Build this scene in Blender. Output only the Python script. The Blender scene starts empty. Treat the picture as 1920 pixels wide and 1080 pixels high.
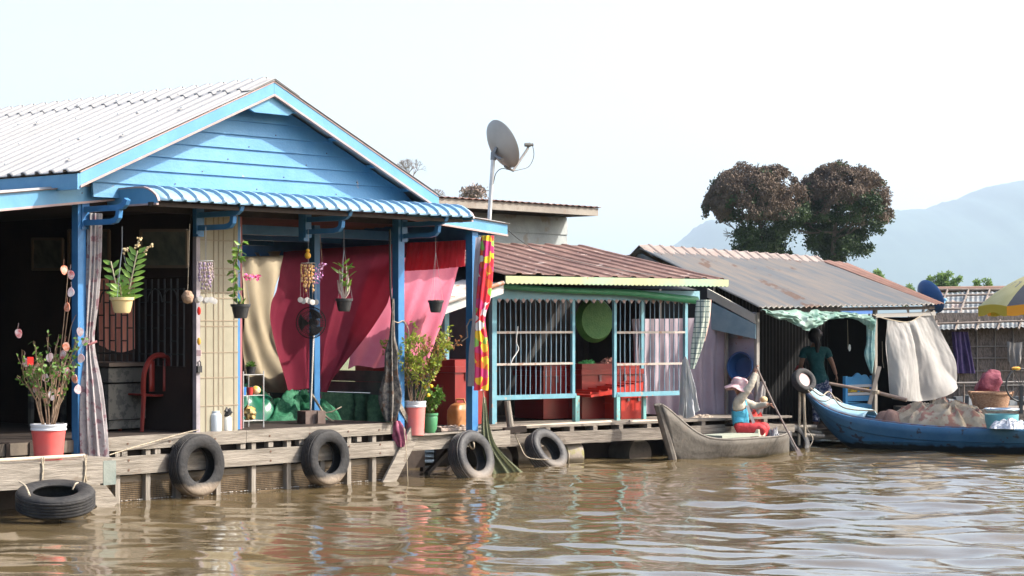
import bpy, bmesh, math, random
from mathutils import Vector, Matrix, noise
random.seed(7)
R=math.radians; V=Vector
sc=bpy.context.scene; COL=sc.collection
# ---------------------------------------------------------------- camera
FPX=3888.0; HOR=603.0; EYE=1.85
cam=bpy.data.cameras.new('camera'); co=bpy.data.objects.new('camera',cam); COL.objects.link(co)
cam.sensor_width=36; cam.lens=36*FPX/1920; cam.shift_y=(HOR-540)/1920; cam.clip_start=.1; cam.clip_end=20000
co.location=(0,0,EYE); co.rotation_euler=(R(90),0,0); sc.camera=co
# ---------------------------------------------------------------- light
sun_dir=V((1.31,-.02,1.12)).normalized()
elev=math.asin(sun_dir.z); az=math.atan2(sun_dir.x,sun_dir.y)
w=bpy.data.worlds.new('World'); sc.world=w; w.use_nodes=True; nt=w.node_tree
bg=nt.nodes['Background']; sky=nt.nodes.new('ShaderNodeTexSky'); sky.sky_type='NISHITA'; sky.sun_disc=False
sky.sun_elevation=elev; sky.sun_rotation=az; sky.dust_density=4.0; sky.air_density=1.0; sky.ozone_density=1.0
nt.links.new(sky.outputs[0],bg.inputs[0]); bg.inputs[1].default_value=.15
sl=bpy.data.lights.new('sun','SUN'); sl.energy=2.9; sl.angle=R(.5); sl.color=(1,.95,.87)
so=bpy.data.objects.new('sun',sl); COL.objects.link(so); so.rotation_euler=(-sun_dir).to_track_quat('-Z','Y').to_euler()
sc.view_settings.view_transform='Standard'; sc.view_settings.look='None'; sc.view_settings.gamma=1
sc.view_settings.exposure=1.5
sc.cycles.max_bounces=7; sc.cycles.volume_bounces=0; sc.cycles.diffuse_bounces=4
sc.cycles.caustics_reflective=False; sc.cycles.caustics_refractive=False

# ---------------------------------------------------------------- frames
class Frame:
    """a building's own axes: u along its front, v backwards, z up"""
    def __init__(s,px,Y,vp):
        s.o=((px-960)*Y/FPX,Y); n=math.hypot(vp-960,FPX); s.a=(vp-960)/n; s.b=FPX/n
        s.U=V((s.a,s.b,0)); s.W=V((-s.b,s.a,0))
    def w(s,u,v,z): return V((s.o[0]+s.a*u-s.b*v, s.o[1]+s.b*u+s.a*v, z))
    def u(s,px,v):
        k=(px-960)/FPX; return (k*(s.o[1]+s.a*v)-s.o[0]+s.b*v)/(s.a-s.b*k)
    def v(s,px,u):
        k=(px-960)/FPX; return (s.o[0]+s.a*u-k*(s.o[1]+s.b*u))/(s.b+k*s.a)
    def at(s,px,py,v):
        p=s.w(s.u(px,v),v,0); p.z=EYE+(HOR-py)*p.y/FPX; return p
    def on(s,px,py,u):
        p=s.w(u,s.v(px,u),0); p.z=EYE+(HOR-py)*p.y/FPX; return p
def D(px,py,Y): return V(((px-960)*Y/FPX, Y, EYE+(HOR-py)*Y/FPX))
F1=Frame(150,87600/4200,4350)
F2=Frame(920,135100/5080,6000)
F3=Frame(1420,30.0,6000)
F4=Frame(1745,35.0,30000)

# ---------------------------------------------------------------- materials
MATS={}
def mat(name,c,c2=None,scale=3,rough=.7,bump=0,bscale=40,stretch=(1,1,1),rot=0,trans=0,metal=0,spec=.4,lo=.38,hi=.62,c3=None,s3=9,t3=.62,detail=6):
    if name in MATS: return MATS[name]
    m=bpy.data.materials.new(name); m.use_nodes=True; n=m.node_tree; N=n.nodes; L=n.links
    b=N['Principled BSDF']; b.inputs['Roughness'].default_value=rough; b.inputs['Metallic'].default_value=metal
    b.inputs['Specular IOR Level'].default_value=spec
    c4=lambda x:(x[0],x[1],x[2],1)
    b.inputs['Base Color'].default_value=c4(c)
    tc=N.new('ShaderNodeTexCoord'); mp=N.new('ShaderNodeMapping'); mp.inputs['Scale'].default_value=stretch
    rt=N.new('ShaderNodeMapping'); rt.inputs['Rotation'].default_value=(0,0,-rot)
    L.new(tc.outputs['Object'],rt.inputs[0]); L.new(rt.outputs[0],mp.inputs[0])
    col=None
    if c2 is not None:
        t=N.new('ShaderNodeTexNoise'); t.inputs['Scale'].default_value=scale; t.inputs['Detail'].default_value=detail; t.inputs['Roughness'].default_value=.65
        L.new(mp.outputs[0],t.inputs['Vector'])
        r=N.new('ShaderNodeValToRGB'); r.color_ramp.elements[0].position=lo; r.color_ramp.elements[1].position=hi
        r.color_ramp.elements[0].color=c4(c); r.color_ramp.elements[1].color=c4(c2)
        L.new(t.outputs['Fac'],r.inputs[0]); col=r.outputs[0]
    if c3 is not None:
        t=N.new('ShaderNodeTexNoise'); t.inputs['Scale'].default_value=s3; t.inputs['Detail'].default_value=5
        L.new(rt.outputs[0],t.inputs['Vector'])
        r=N.new('ShaderNodeValToRGB'); r.color_ramp.elements[0].position=t3; r.color_ramp.elements[1].position=t3+.05
        r.color_ramp.elements[0].color=(0,0,0,1); r.color_ramp.elements[1].color=(1,1,1,1)
        L.new(t.outputs['Fac'],r.inputs[0])
        mx=N.new('ShaderNodeMix'); mx.data_type='RGBA'; mx.inputs[7].default_value=c4(c3)
        if col: L.new(col,mx.inputs[6])
        else: mx.inputs[6].default_value=c4(c)
        L.new(r.outputs[0],mx.inputs[0]); col=mx.outputs[2]
    if col: L.new(col,b.inputs['Base Color'])
    if bump:
        t=N.new('ShaderNodeTexNoise'); t.inputs['Scale'].default_value=bscale; t.inputs['Detail'].default_value=4
        L.new(mp.outputs[0],t.inputs['Vector'])
        bp=N.new('ShaderNodeBump'); bp.inputs['Strength'].default_value=bump; bp.inputs['Distance'].default_value=.02
        L.new(t.outputs['Fac'],bp.inputs['Height']); L.new(bp.outputs[0],b.inputs['Normal'])
    if trans:
        tr=N.new('ShaderNodeBsdfTranslucent'); mx=N.new('ShaderNodeMixShader'); mx.inputs[0].default_value=trans
        if col: L.new(col,tr.inputs[0])
        else: tr.inputs[0].default_value=c4(c)
        L.new(b.outputs[0],mx.inputs[1]); L.new(tr.outputs[0],mx.inputs[2])
        L.new(mx.outputs[0],N['Material Output'].inputs['Surface'])
    MATS[name]=m; return m
def zmix(m,zc,width,c,nscale=6,namp=.15,above=False):
    """second colour below (or above) a ragged height on the object: dried mud, grime"""
    n=m.node_tree; N=n.nodes; L=n.links; b=N['Principled BSDF']
    old=b.inputs['Base Color'].links[0].from_socket if b.inputs['Base Color'].links else None
    tc=N.new('ShaderNodeTexCoord'); sp=N.new('ShaderNodeSeparateXYZ'); L.new(tc.outputs['Object'],sp.inputs[0])
    t=N.new('ShaderNodeTexNoise'); t.inputs['Scale'].default_value=nscale; t.inputs['Detail'].default_value=6; L.new(tc.outputs['Object'],t.inputs['Vector'])
    a=N.new('ShaderNodeMath'); a.operation='MULTIPLY_ADD'; a.inputs[1].default_value=namp*2; L.new(t.outputs['Fac'],a.inputs[0]); L.new(sp.outputs['Z'],a.inputs[2])
    mr=N.new('ShaderNodeMapRange'); mr.inputs['From Min'].default_value=zc+namp-width; mr.inputs['From Max'].default_value=zc+namp+width
    if above: mr.inputs['To Min'].default_value=0; mr.inputs['To Max'].default_value=1
    else: mr.inputs['To Min'].default_value=1; mr.inputs['To Max'].default_value=0
    L.new(a.outputs[0],mr.inputs['Value'])
    mx=N.new('ShaderNodeMix'); mx.data_type='RGBA'; mx.inputs[7].default_value=(*c,1)
    if old: L.new(old,mx.inputs[6])
    else: mx.inputs[6].default_value=b.inputs['Base Color'].default_value
    L.new(mr.outputs[0],mx.inputs[0]); L.new(mx.outputs[2],b.inputs['Base Color']); return m
A1=math.atan2(F1.b,F1.a); A2=math.atan2(F2.b,F2.a)
M_blue=mat('blue_paint',(.062,.215,.40),(.088,.255,.44),2,.55,bump=.15,bscale=30,c3=(.30,.27,.24),s3=7,t3=.69)
M_bluetrim=mat('blue_trim',(.085,.25,.42),(.11,.29,.45),3,.45,bump=.08)
M_bluedk=mat('blue_post_paint',(.05,.22,.50),(.07,.27,.56),4,.45)
M_pink=mat('pinkish_trim',(.36,.25,.23),(.42,.31,.29),6,.6)
M_white=mat('white_tin',(.33,.325,.32),(.29,.285,.28),1.2,.85,spec=.1,lo=.3,hi=.7,stretch=(1,1,1))
M_awn=mat('awning_tin',(.19,.33,.46),(.24,.38,.50),3,.4,bump=.03)
M_wood=mat('grey_wood',(.15,.13,.105),(.27,.24,.20),2.2,.85,bump=.5,bscale=9,stretch=(1,14,14),rot=A1,c3=(.16,.13,.10),s3=4,t3=.64)
M_wood2=mat('grey_wood_far',(.125,.105,.085),(.25,.215,.175),2.2,.85,bump=.5,bscale=9,stretch=(1,14,14),rot=A2,c3=(.12,.10,.08),s3=4,t3=.60)
M_woodv=mat('grey_post_wood',(.17,.15,.12),(.27,.24,.205),2,.85,bump=.5,bscale=9,stretch=(12,12,1),rot=A1)
M_wet=zmix(mat('wet_board',(.12,.095,.065),(.20,.16,.115),3,.6,bump=.3,bscale=12,stretch=(1,8,8),rot=A1),.16,.03,(.018,.015,.011),8,.06)
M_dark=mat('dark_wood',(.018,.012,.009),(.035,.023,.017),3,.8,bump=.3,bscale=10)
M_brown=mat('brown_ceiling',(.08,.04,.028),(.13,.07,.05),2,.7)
M_cream=mat('cream_gate',(.28,.26,.19),(.34,.31,.23),2,.6)
M_tyre=mat('tyre_rubber',(.013,.013,.014),(.034,.032,.03),6,.75,bump=.4,bscale=30)
M_tyremud=zmix(mat('tyre_rubber_mud',(.013,.013,.014),(.03,.028,.027),6,.75,bump=.4,bscale=30),-.21,.025,(.22,.175,.13),7,.06)
M_tyremud2=zmix(mat('tyre_rubber_worn',(.018,.018,.02),(.06,.057,.054),5,.6,bump=.3,bscale=25),-.16,.10,(.20,.165,.13),5,.1)
M_rope=mat('rope',(.30,.25,.18),(.45,.38,.28),30,.9,bump=.4,bscale=80)
M_metal=mat('galvanised',(.42,.43,.43),(.55,.55,.54),5,.45,metal=.6)
M_black=mat('black_plastic',(.02,.02,.022),(.035,.035,.035),5,.5)
M_green=mat('leaf_green',(.045,.13,.02),(.14,.26,.04),20,.5,trans=.35)
M_leafy=mat('leaf_yellow_green',(.16,.26,.03),(.40,.42,.06),25,.5,trans=.4)
M_stem=mat('stem',(.16,.10,.06),(.26,.18,.12),20,.8)
M_tan=mat('tan_stem',(.35,.24,.16),None,3,.8)
M_soil=mat('soil',(.05,.035,.025),(.09,.07,.05),30,.95)

# ---------------------------------------------------------------- mesh builder
class B:
    def __init__(s): s.v=[]; s.f=[]
    def add(s,vs,fs):
        k=len(s.v); s.v+= [V(p) for p in vs]; s.f+=[tuple(i+k for i in f) for f in fs]; return s
    def hexa(s,p):   # 8 pts: bottom 4 (ccw), top 4
        return s.add(p,[(3,2,1,0),(4,5,6,7),(0,1,5,4),(1,2,6,5),(2,3,7,6),(3,0,4,7)])
    def fbox(s,F,u0,u1,v0,v1,z0,z1):
        return s.hexa([F.w(u0,v0,z0),F.w(u1,v0,z0),F.w(u1,v1,z0),F.w(u0,v1,z0),F.w(u0,v0,z1),F.w(u1,v0,z1),F.w(u1,v1,z1),F.w(u0,v1,z1)])
    def box(s,c,sx,sy,sz,rz=0):
        c=V(c); m=Matrix.Rotation(rz,3,'Z'); P=[]
        for z in (-1,1):
            for x,y in((-1,-1),(1,-1),(1,1),(-1,1)): P.append(c+m@V((x*sx/2,y*sy/2,z*sz/2)))
        return s.hexa(P)
    def beam(s,a,b,w,h,up=V((0,0,1))):
        a=V(a);b=V(b);d=(b-a).normalized(); up=V(up)
        if abs(d.dot(up))>.97: up=V((1,0,0))
        x=d.cross(up).normalized(); y=x.cross(d); x*=w/2; y*=h/2
        return s.hexa([a-x-y,a+x-y,b+x-y,b-x-y,a-x+y,a+x+y,b+x+y,b-x+y])
    def tube(s,pts,r,n=8,cap=True):
        pts=[V(p) for p in pts]; m=len(pts)
        rs=r if isinstance(r,(list,tuple)) else [r]*m
        k=len(s.v); prev=None
        for i,p in enumerate(pts):
            d=(pts[min(i+1,m-1)]-pts[max(i-1,0)])
            if d.length<1e-9: d=V((0,0,1))
            d.normalize()
            if prev is None: x=d.orthogonal().normalized()
            else:
                x=prev-d*prev.dot(d)
                x=x.normalized() if x.length>1e-6 else d.orthogonal().normalized()
            prev=x; y=d.cross(x)
            for j in range(n):
                a=2*math.pi*j/n; s.v.append(p+(x*math.cos(a)+y*math.sin(a))*rs[i])
        for i in range(m-1):
            for j in range(n):
                s.f.append((k+i*n+j,k+i*n+(j+1)%n,k+(i+1)*n+(j+1)%n,k+(i+1)*n+j))
        if cap:
            s.f.append(tuple(k+j for j in range(n))[::-1]); s.f.append(tuple(k+(m-1)*n+j for j in range(n)))
        return s
    def lathe(s,c,prof,n=32,axis=V((0,0,1)),caps=True,closed=False):
        """prof: list of (radius, height along axis)"""
        c=V(c); axis=V(axis).normalized(); x=axis.orthogonal().normalized(); y=axis.cross(x); k=len(s.v); m=len(prof)
        for (r,h) in prof:
            for j in range(n):
                a=2*math.pi*j/n; s.v.append(c+axis*h+(x*math.cos(a)+y*math.sin(a))*r)
        for i in range(m if closed else m-1):
            i2=(i+1)%m
            for j in range(n): s.f.append((k+i*n+j,k+i*n+(j+1)%n,k+i2*n+(j+1)%n,k+i2*n+j))
        if caps and not closed:
            if prof[0][0]>1e-4: s.f.append(tuple(k+j for j in range(n))[::-1])
            if prof[-1][0]>1e-4: s.f.append(tuple(k+(m-1)*n+j for j in range(n)))
        return s
    def grid(s,f,ns,nt):
        k=len(s.v)
        for i in range(ns+1):
            for j in range(nt+1): s.v.append(V(f(i/ns,j/nt)))
        for i in range(ns):
            for j in range(nt):
                a=k+i*(nt+1)+j; s.f.append((a,a+1,a+nt+2,a+nt+1))
        return s
    def prism(s,poly,d):
        """poly: list of points (a plane), extruded by vector d"""
        k=len(s.v); n=len(poly); d=V(d)
        s.v+=[V(p) for p in poly]+[V(p)+d for p in poly]
        s.f.append(tuple(range(k,k+n))[::-1]); s.f.append(tuple(range(k+n,k+2*n)))
        for i in range(n): s.f.append((k+i,k+(i+1)%n,k+n+(i+1)%n,k+n+i))
        return s
    def ball(s,c,r,sx=1,sy=1,sz=1,nu=12,nv=8,rz=0,lump=0):
        c=V(c); m=Matrix.Rotation(rz,3,'Z')
        k=len(s.v)
        for i in range(nv+1):
            t=math.pi*i/nv
            for j in range(nu):
                a=2*math.pi*j/nu; d=V((math.sin(t)*math.cos(a)*sx,math.sin(t)*math.sin(a)*sy,math.cos(t)*sz))
                q=1+(lump*noise.noise(d*2.3+c*3) if lump else 0)
                s.v.append(c+m@d*r*q)
        for i in range(nv):
            for j in range(nu): s.f.append((k+i*nu+j,k+(i+1)*nu+j,k+(i+1)*nu+(j+1)%nu,k+i*nu+(j+1)%nu))
        return s
    def leaf(s,p,d,l,w,nrm=None):
        """folded pointed leaf"""
        p=V(p); d=V(d).normalized(); n=V(nrm) if nrm is not None else V((random.uniform(-1,1),random.uniform(-1,1),random.uniform(-.2,1)))
        x=d.cross(n)
        x=x.normalized() if x.length>1e-3 else d.orthogonal().normalized()
        n=x.cross(d); k=len(s.v)
        s.v+=[p,p+d*l*.4+x*w/2+n*w*.15,p+d*l*.8+x*w*.3-n*l*.03,p+d*l-n*l*.12,p+d*l*.8-x*w*.3-n*l*.03,p+d*l*.4-x*w/2+n*w*.15,p+d*l*.45]
        s.f+=[(k,k+1,k+6),(k+1,k+2,k+6),(k+2,k+3,k+6),(k+3,k+4,k+6),(k+4,k+5,k+6),(k+5,k,k+6)]; return s
    def out(s,name,m,parent=None,label=None,cat=None,group=None,kind=None,base=None,smooth=True,ang=35,solid=0,fix=True):
        me=bpy.data.meshes.new(name)
        if parent is not None: org=BASE[parent.name]
        elif base is not None: org=V(base)
        else:
            mn=V([min(p[i] for p in s.v) for i in range(3)]); mx=V([max(p[i] for p in s.v) for i in range(3)]); org=V(((mn.x+mx.x)/2,(mn.y+mx.y)/2,mn.z))
        me.from_pydata([tuple(p-org) for p in s.v],[],s.f); me.validate()
        if fix:
            bm=bmesh.new(); bm.from_mesh(me); bmesh.ops.recalc_face_normals(bm,faces=bm.faces); bm.to_mesh(me); bm.free()
        if smooth:
            me.shade_smooth(); me.set_sharp_from_angle(angle=R(ang))
        for q in (m if isinstance(m,(list,tuple)) else [m]): me.materials.append(q)
        o=bpy.data.objects.new(name,me); COL.objects.link(o); BASE[o.name]=org
        if parent is not None: o.parent=parent
        else: o.location=org
        if solid:
            q=o.modifiers.new('thick','SOLIDIFY'); q.thickness=solid; q.offset=0
        if label: o['label']=label
        if cat: o['category']=cat
        if group: o['group']=group
        if kind: o['kind']=kind
        return o
BASE={}
def thing(name,label,cat,base,group=None):
    o=bpy.data.objects.new(name,None); COL.objects.link(o); o.location=V(base); BASE[o.name]=V(base); o.empty_display_size=.2
    o['label']=label; o['category']=cat
    if group: o['group']=group
    return o
def nz(p,s=1.0): return noise.noise(V(p)*s)
def lerp(a,b,t): return a+(b-a)*t
def polyline(pts,t):
    """point at t (0..1, by index) with smooth interpolation"""
    n=len(pts)-1; x=max(0,min(n-1e-6,t*n)); i=int(x); f=x-i
    p0=pts[max(i-1,0)];p1=pts[i];p2=pts[i+1];p3=pts[min(i+2,n)]
    return .5*((2*p1)+(p2-p0)*f+(2*p0-5*p1+4*p2-p3)*f*f+(3*p1-p0-3*p2+p3)*f**3)
def cloth(top,bot,nrm,folds=8,amp=.03,ns=90,nt_=24,seed=0,topamp=.4,sag=0,irr=.5):
    """hanging cloth between a top and a bottom polyline with vertical folds"""
    nrm=V(nrm); b=B()
    def f(s,t):
        p=lerp(polyline(top,s),polyline(bot,s),t)
        ph=s*folds*2*math.pi+irr*4*nz((s*3+seed,t*1.2,seed))+seed
        k=amp*(topamp+(1-topamp)*min(1,t*1.8))
        p=p+nrm*(k*math.sin(ph)+k*.6*math.sin(ph*.37+3*t+seed)+k*.9*nz((s*5,t*3,seed+4))+k*.35*nz((s*22,t*9,seed)))
        p=p+V((0,0,-sag*math.sin(math.pi*s)*(1-t)))
        return p
    b.grid(f,ns,nt_); return b
def corr(p00,p10,p11,p01,n,h=.02,prof='trap',sub=4,rows=1,sag=0):
    """corrugated sheet: p00->p10 is along the eave, p01->p11 the ridge; ribs run from eave to ridge"""
    nrm=(p10-p00).cross(p01-p00).normalized()
    if nrm.z<0: nrm=-nrm
    b=B()
    if prof=='trap':
        ss=[];hh=[]
        for i in range(n):
            for f,k in((0,0),(.58,0),(.66,1),(.86,1),(.94,0)): ss.append((i+f)/n); hh.append(k*h)
        ss.append(1);hh.append(0)
    else:
        m=n*sub; ss=[i/m for i in range(m+1)]; hh=[h*.5*(1+math.sin(2*math.pi*i/sub)) for i in range(m+1)]
    m=len(ss)-1; k=0; TT=sorted(set([j/rows for j in range(rows+1)]+[.012,.988])); rows=len(TT)-1
    for i,s_ in enumerate(ss):
        for j in range(rows+1):
            t=TT[j]; p=lerp(lerp(p00,p10,s_),lerp(p01,p11,s_),t)+nrm*hh[i]
            if sag: p=p+nrm*sag*nz((s_*4,t*3,p00.x))
            b.v.append(p)
    for i in range(m):
        for j in range(rows):
            a=i*(rows+1)+j; b.f.append((a,a+rows+1,a+rows+2,a+1))
    return b

# ================================================================ SETTING: water, bank, hills
def waves(x,y):
    if y>40 or y<9: k=0
    else: k=min(1,(40-y)/6,(y-9)/2)
    k*=min(1,max(0,(12-abs(x))/2))
    if k<=0: return 0
    k*=lerp(.40,.85,min(1,max(0,(x+3)/6)))
    h=0
    for a,l,dx,dy,ph in WV: h+=a*math.sin((x*dx+y*dy)*2*math.pi/l+ph)
    # calmer close to the houses on the left
    return h*k
rw=random.Random(3); WV=[]
for l,a in ((3.1,.011),(2.3,.012),(1.7,.010),(1.3,.009),(1.0,.0075),(.83,.006),(.66,.0042),(.52,.003),(.41,.002),(.33,.0012)):
    for q in range(2):
        t=rw.gauss(math.pi/2,.75); WV.append((a*.72,l*.74*rw.uniform(.85,1.15),math.cos(t),math.sin(t),rw.uniform(0,6.28)))
xs=[-8000,-1000,-200,-60,-20,-14]+[-10+.055*i for i in range(int(21/.055))]+[11.1,14,20,60,200,1000,8000]
ys=[-30,0,6,9]+[11+.055*i for i in range(int(22/.055))]+[33.2+.3*i for i in range(20)]+[42,60,61]
b=B(); ny=len(ys)
for x in xs:
    for y in ys: b.v.append(V((x,y,waves(x,y) if -10<=x<=11.2 and y>=9 else 0)))
for i in range(len(xs)-1):
    for j in range(ny-1):
        a=i*ny+j; b.f.append((a,a+ny,a+ny+1,a+1))
m=bpy.data.materials.new('river_water'); m.use_nodes=True; N=m.node_tree.nodes; L=m.node_tree.links; p=N['Principled BSDF']
p.inputs['Base Color'].default_value=(.135,.088,.036,1); p.inputs['Roughness'].default_value=.015; p.inputs['IOR'].default_value=1.45
p.inputs['Specular IOR Level'].default_value=.5
tc=N.new('ShaderNodeTexCoord'); mp=N.new('ShaderNodeMapping'); mp.inputs['Scale'].default_value=(1,1.5,1); L.new(tc.outputs['Object'],mp.inputs[0])
t=N.new('ShaderNodeTexNoise'); t.inputs['Scale'].default_value=7; t.inputs['Detail'].default_value=5; t.inputs['Roughness'].default_value=.5; L.new(mp.outputs[0],t.inputs['Vector'])
bp=N.new('ShaderNodeBump'); bp.inputs['Strength'].default_value=.11; bp.inputs['Distance'].default_value=.02; L.new(t.outputs['Fac'],bp.inputs['Height']); L.new(bp.outputs[0],p.inputs['Normal'])
t2=N.new('ShaderNodeTexNoise'); t2.inputs['Scale'].default_value=.5; t2.inputs['Detail'].default_value=4; L.new(tc.outputs['Object'],t2.inputs['Vector'])
r=N.new('ShaderNodeValToRGB'); r.color_ramp.elements[0].position=.35; r.color_ramp.elements[1].position=.65
r.color_ramp.elements[0].color=(.092,.066,.031,1); r.color_ramp.elements[1].color=(.118,.087,.044,1); L.new(t2.outputs['Fac'],r.inputs[0]); L.new(r.outputs[0],p.inputs['Base Color'])
b.out('water',m,kind='structure',base=(0,0,0),ang=180,fix=False)
b=B(); b.grid(lambda s,t:(lerp(-8000,8000,s),lerp(55,12000,t**2),-.4+.6*min(1,t*40)+.3*nz((s*40,t*40,0))),60,60)
b.out('river_bank',mat('bank_earth',(.16,.15,.07),(.10,.14,.05),.05,.95),kind='structure',base=(0,55,0),fix=False)
# hills: a real ridge of terrain 1.4 km off
HP=[(900,600),(1100,560),(1200,520),(1255,450+12),(1330,418),(1420,400),(1500,398),(1600,400),(1660,398),(1720,397),(1780,380),(1850,352),(1920,337),(2050,300),(2250,270),(2500,290),(2800,400),(3200,560),(3600,600)]
def hillh(px):
    for (a,ya),(c,yc) in zip(HP,HP[1:]):
        if a<=px<=c:
            f=(px-a)/(c-a); f=f*f*(3-2*f); return lerp(ya,yc,f)
    return 603
b=B()
def fh(s,t):
    px=900+2700*s; Y=7000; X0=(px-960)*Y/FPX; h=(HOR-hillh(px))*Y/FPX
    k=math.sin(math.pi*min(1,max(0,t)))**1.0
    y=Y+(t-.5)*4000
    z=h*k; z+= k*h*.03*nz((X0*.0025,y*.002,0))+k*(5*nz((X0*.02,y*.01,3))+8*abs(nz((X0*.045,y*.045,7))))
    return (X0,y,z-1)
b.grid(fh,420,40)
b.out('hills',mat('hill_forest',(.02,.05,.045),(.035,.07,.055),.005,.95),kind='structure',base=(3400,7000,0),fix=False)

# ================================================================ HOUSE 1 : the blue floating house
VR=-.45; UL,UA,UR=-.34,2.215,4.77; ZE,ZA=3.335,4.44
h1=thing('floating_house','blue painted floating house with white tin gable roof and curved blue awning','house',F1.w(2.5,0,0))
W=F1.w
slope=(ZA-ZE)/(UA-UL)
# roof sheets
b=corr(W(UL-.06,VR-.02,ZE-.02),W(UL-.06,9,ZE-.02),W(UA,9,ZA),W(UA,VR-.02,ZA),41,.03)
c=corr(W(UR+.06,VR-.02,ZE-.02),W(UR+.06,9,ZE-.02),W(UA,9,ZA),W(UA,VR-.02,ZA),41,.03)
b.add(c.v,c.f)
roof=b.out('roof',M_white,h1,solid=.004)
# screws
b=B()
for q,t in enumerate((.12,.38,.68,.90)):
    for i in range(26):
        if random.random()<.08: continue
        v=VR+.15+i*.1817*2; u=lerp(UL,UA,t)+random.uniform(-.02,.02)
        n=V((0,0,1)); p0=W(u,v+.04,ZE+(u-UL)*slope+.024)
        b.lathe(p0,[(.016,0),(.016,.01),(.008,.014)],6)
b.out('roof_screws',M_metal,roof)['kind']='stuff'
# ridge cap pieces with stepped laps
b=corr(W(UA-.36,VR-.02,ZA-.36*slope+.012),W(UA-.36,9,ZA-.36*slope+.012),W(UA,9,ZA+.014),W(UA,VR-.02,ZA+.016),41,.03)
c=corr(W(UA+.36,VR-.02,ZA-.36*slope+.012),W(UA+.36,9,ZA-.36*slope+.012),W(UA,9,ZA+.014),W(UA,VR-.02,ZA+.016),41,.03); b.add(c.v,c.f)
b.out('ridge_cap',M_white,roof,solid=.006)
# bargeboards with a pink edge strip
def rake(u0,z0,u1,z1,h,v,th=.03,strip=.022,name='bargeboard',par=h1):
    p=[W(u0,v,z0-h),W(u1,v,z1-h),W(u1,v,z1),W(u0,v,z0)]
    o=B().prism(p,F1.W*th).out(name,M_bluetrim,par)
    p=[W(u0,v-.012,z0-h-strip),W(u1,v-.012,z1-h-strip),W(u1,v-.012,z1-h),W(u0,v-.012,z0-h)]
    B().prism(p,F1.W*(th+.012)).out('edge_strip',M_pink,o)
    p=[W(u0,v-.008,z0),W(u1,v-.008,z1),W(u1,v-.008,z1+.012),W(u0,v-.008,z0+.012)]
    B().prism(p,F1.W*(th+.0)).out('edge_strip',M_pink,o)
    return o
rake(UL,ZE-.025,UA,ZA-.025,.125,VR)
rake(UA+.003,ZA-.025,UR,ZE-.025,.125,VR)
# apex bracket plate
zb=ZA-.15-.02
B().prism([W(UA-.36,VR+.04,zb-.36*slope+.02),W(UA-.24,VR+.04,zb-.30*slope-.06),W(UA+.24,VR+.04,zb-.30*slope-.06),W(UA+.36,VR+.04,zb-.36*slope+.02),W(UA,VR+.04,zb+.05)],F1.W*.03).out('gable_plate',M_bluetrim,h1)
# gable siding: overlapping boards
b=B(); nb=9; z0=3.10; bh=.150
for i in range(nb):
    za=z0+i*bh; zc=za+bh
    def ue(z): return max(0,(z-ZE+.08)/slope)
    uL0=UL+.05+ue(za); uL1=UL+.05+ue(zc); uR0=UR-.05-ue(za); uR1=UR-.05-ue(zc)
    if i<2: uL0=uL1=0.02; uR0=uR1=UR-.15
    if i==1: uL1=0.02; uR1=UR-.35
    if uR1<uL1: uL1=uR1=UA
    g_=-.17; b.hexa([W(uL0,g_-.026,za),W(uR0,g_-.026,za),W(uR0,g_+.02,za),W(uL0,g_+.02,za),W(uL1,g_-.004,zc+.004),W(uR1,g_-.004,zc+.004),W(uR1,g_+.02,zc+.004),W(uL1,g_+.02,zc+.004)])
b.out('gable_siding',M_blue,h1,smooth=False)
b=B()
for i in range(nb):
    z=z0+i*bh+.03; q0=UL+.2+max(0,(z-ZE+.08)/slope); q1=UR-.2-max(0,(z-ZE+.08)/slope); u=q0
    while u<q1:
        b.lathe(W(u+random.uniform(-.03,.03),-.195,z),[(.008,0),(.006,-.004)],6,axis=F1.W); u+=1.15
b.out('nail_heads',mat('rust_nail',(.10,.07,.06),None,3,.8),bpy.data.objects['gable_siding'])['kind']='stuff'
# purlin ends beneath the overhang (right side) and soffit
for t in(.18,.42,.66,.88):
    u=lerp(UA,UR,t); z=ZA-(u-UA)*slope-.075
    b=B(); b.fbox(F1,u-.025,u+.025,VR+.04,-.1,z-.035,z); b.out('purlin_end',M_bluetrim,h1)
b=B()
for sg,ue_ in((1,UR),(-1,UL)):
    p=[W(UA,VR+.032,ZA-.05),W(ue_,VR+.032,ZE-.05),W(ue_,0,ZE-.05),W(UA,0,ZA-.05)]; b.hexa([x-V((0,0,.012)) for x in p]+p)
b.out('rake_soffit',mat('soffit_grey_blue',(.20,.24,.27),(.26,.29,.31),3,.8),h1)
# left eave fascia, facing left
b=B(); b.fbox(F1,UL-.03,UL,VR+.002,9,ZE-.19,ZE-.035); b.out('eave_fascia',M_bluedk if 0 else M_bluetrim,h1)
b=B(); b.fbox(F1,UR,UR+.03,VR+.002,9,ZE-.19,ZE-.035); b.out('eave_fascia',M_bluetrim,h1)
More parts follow.
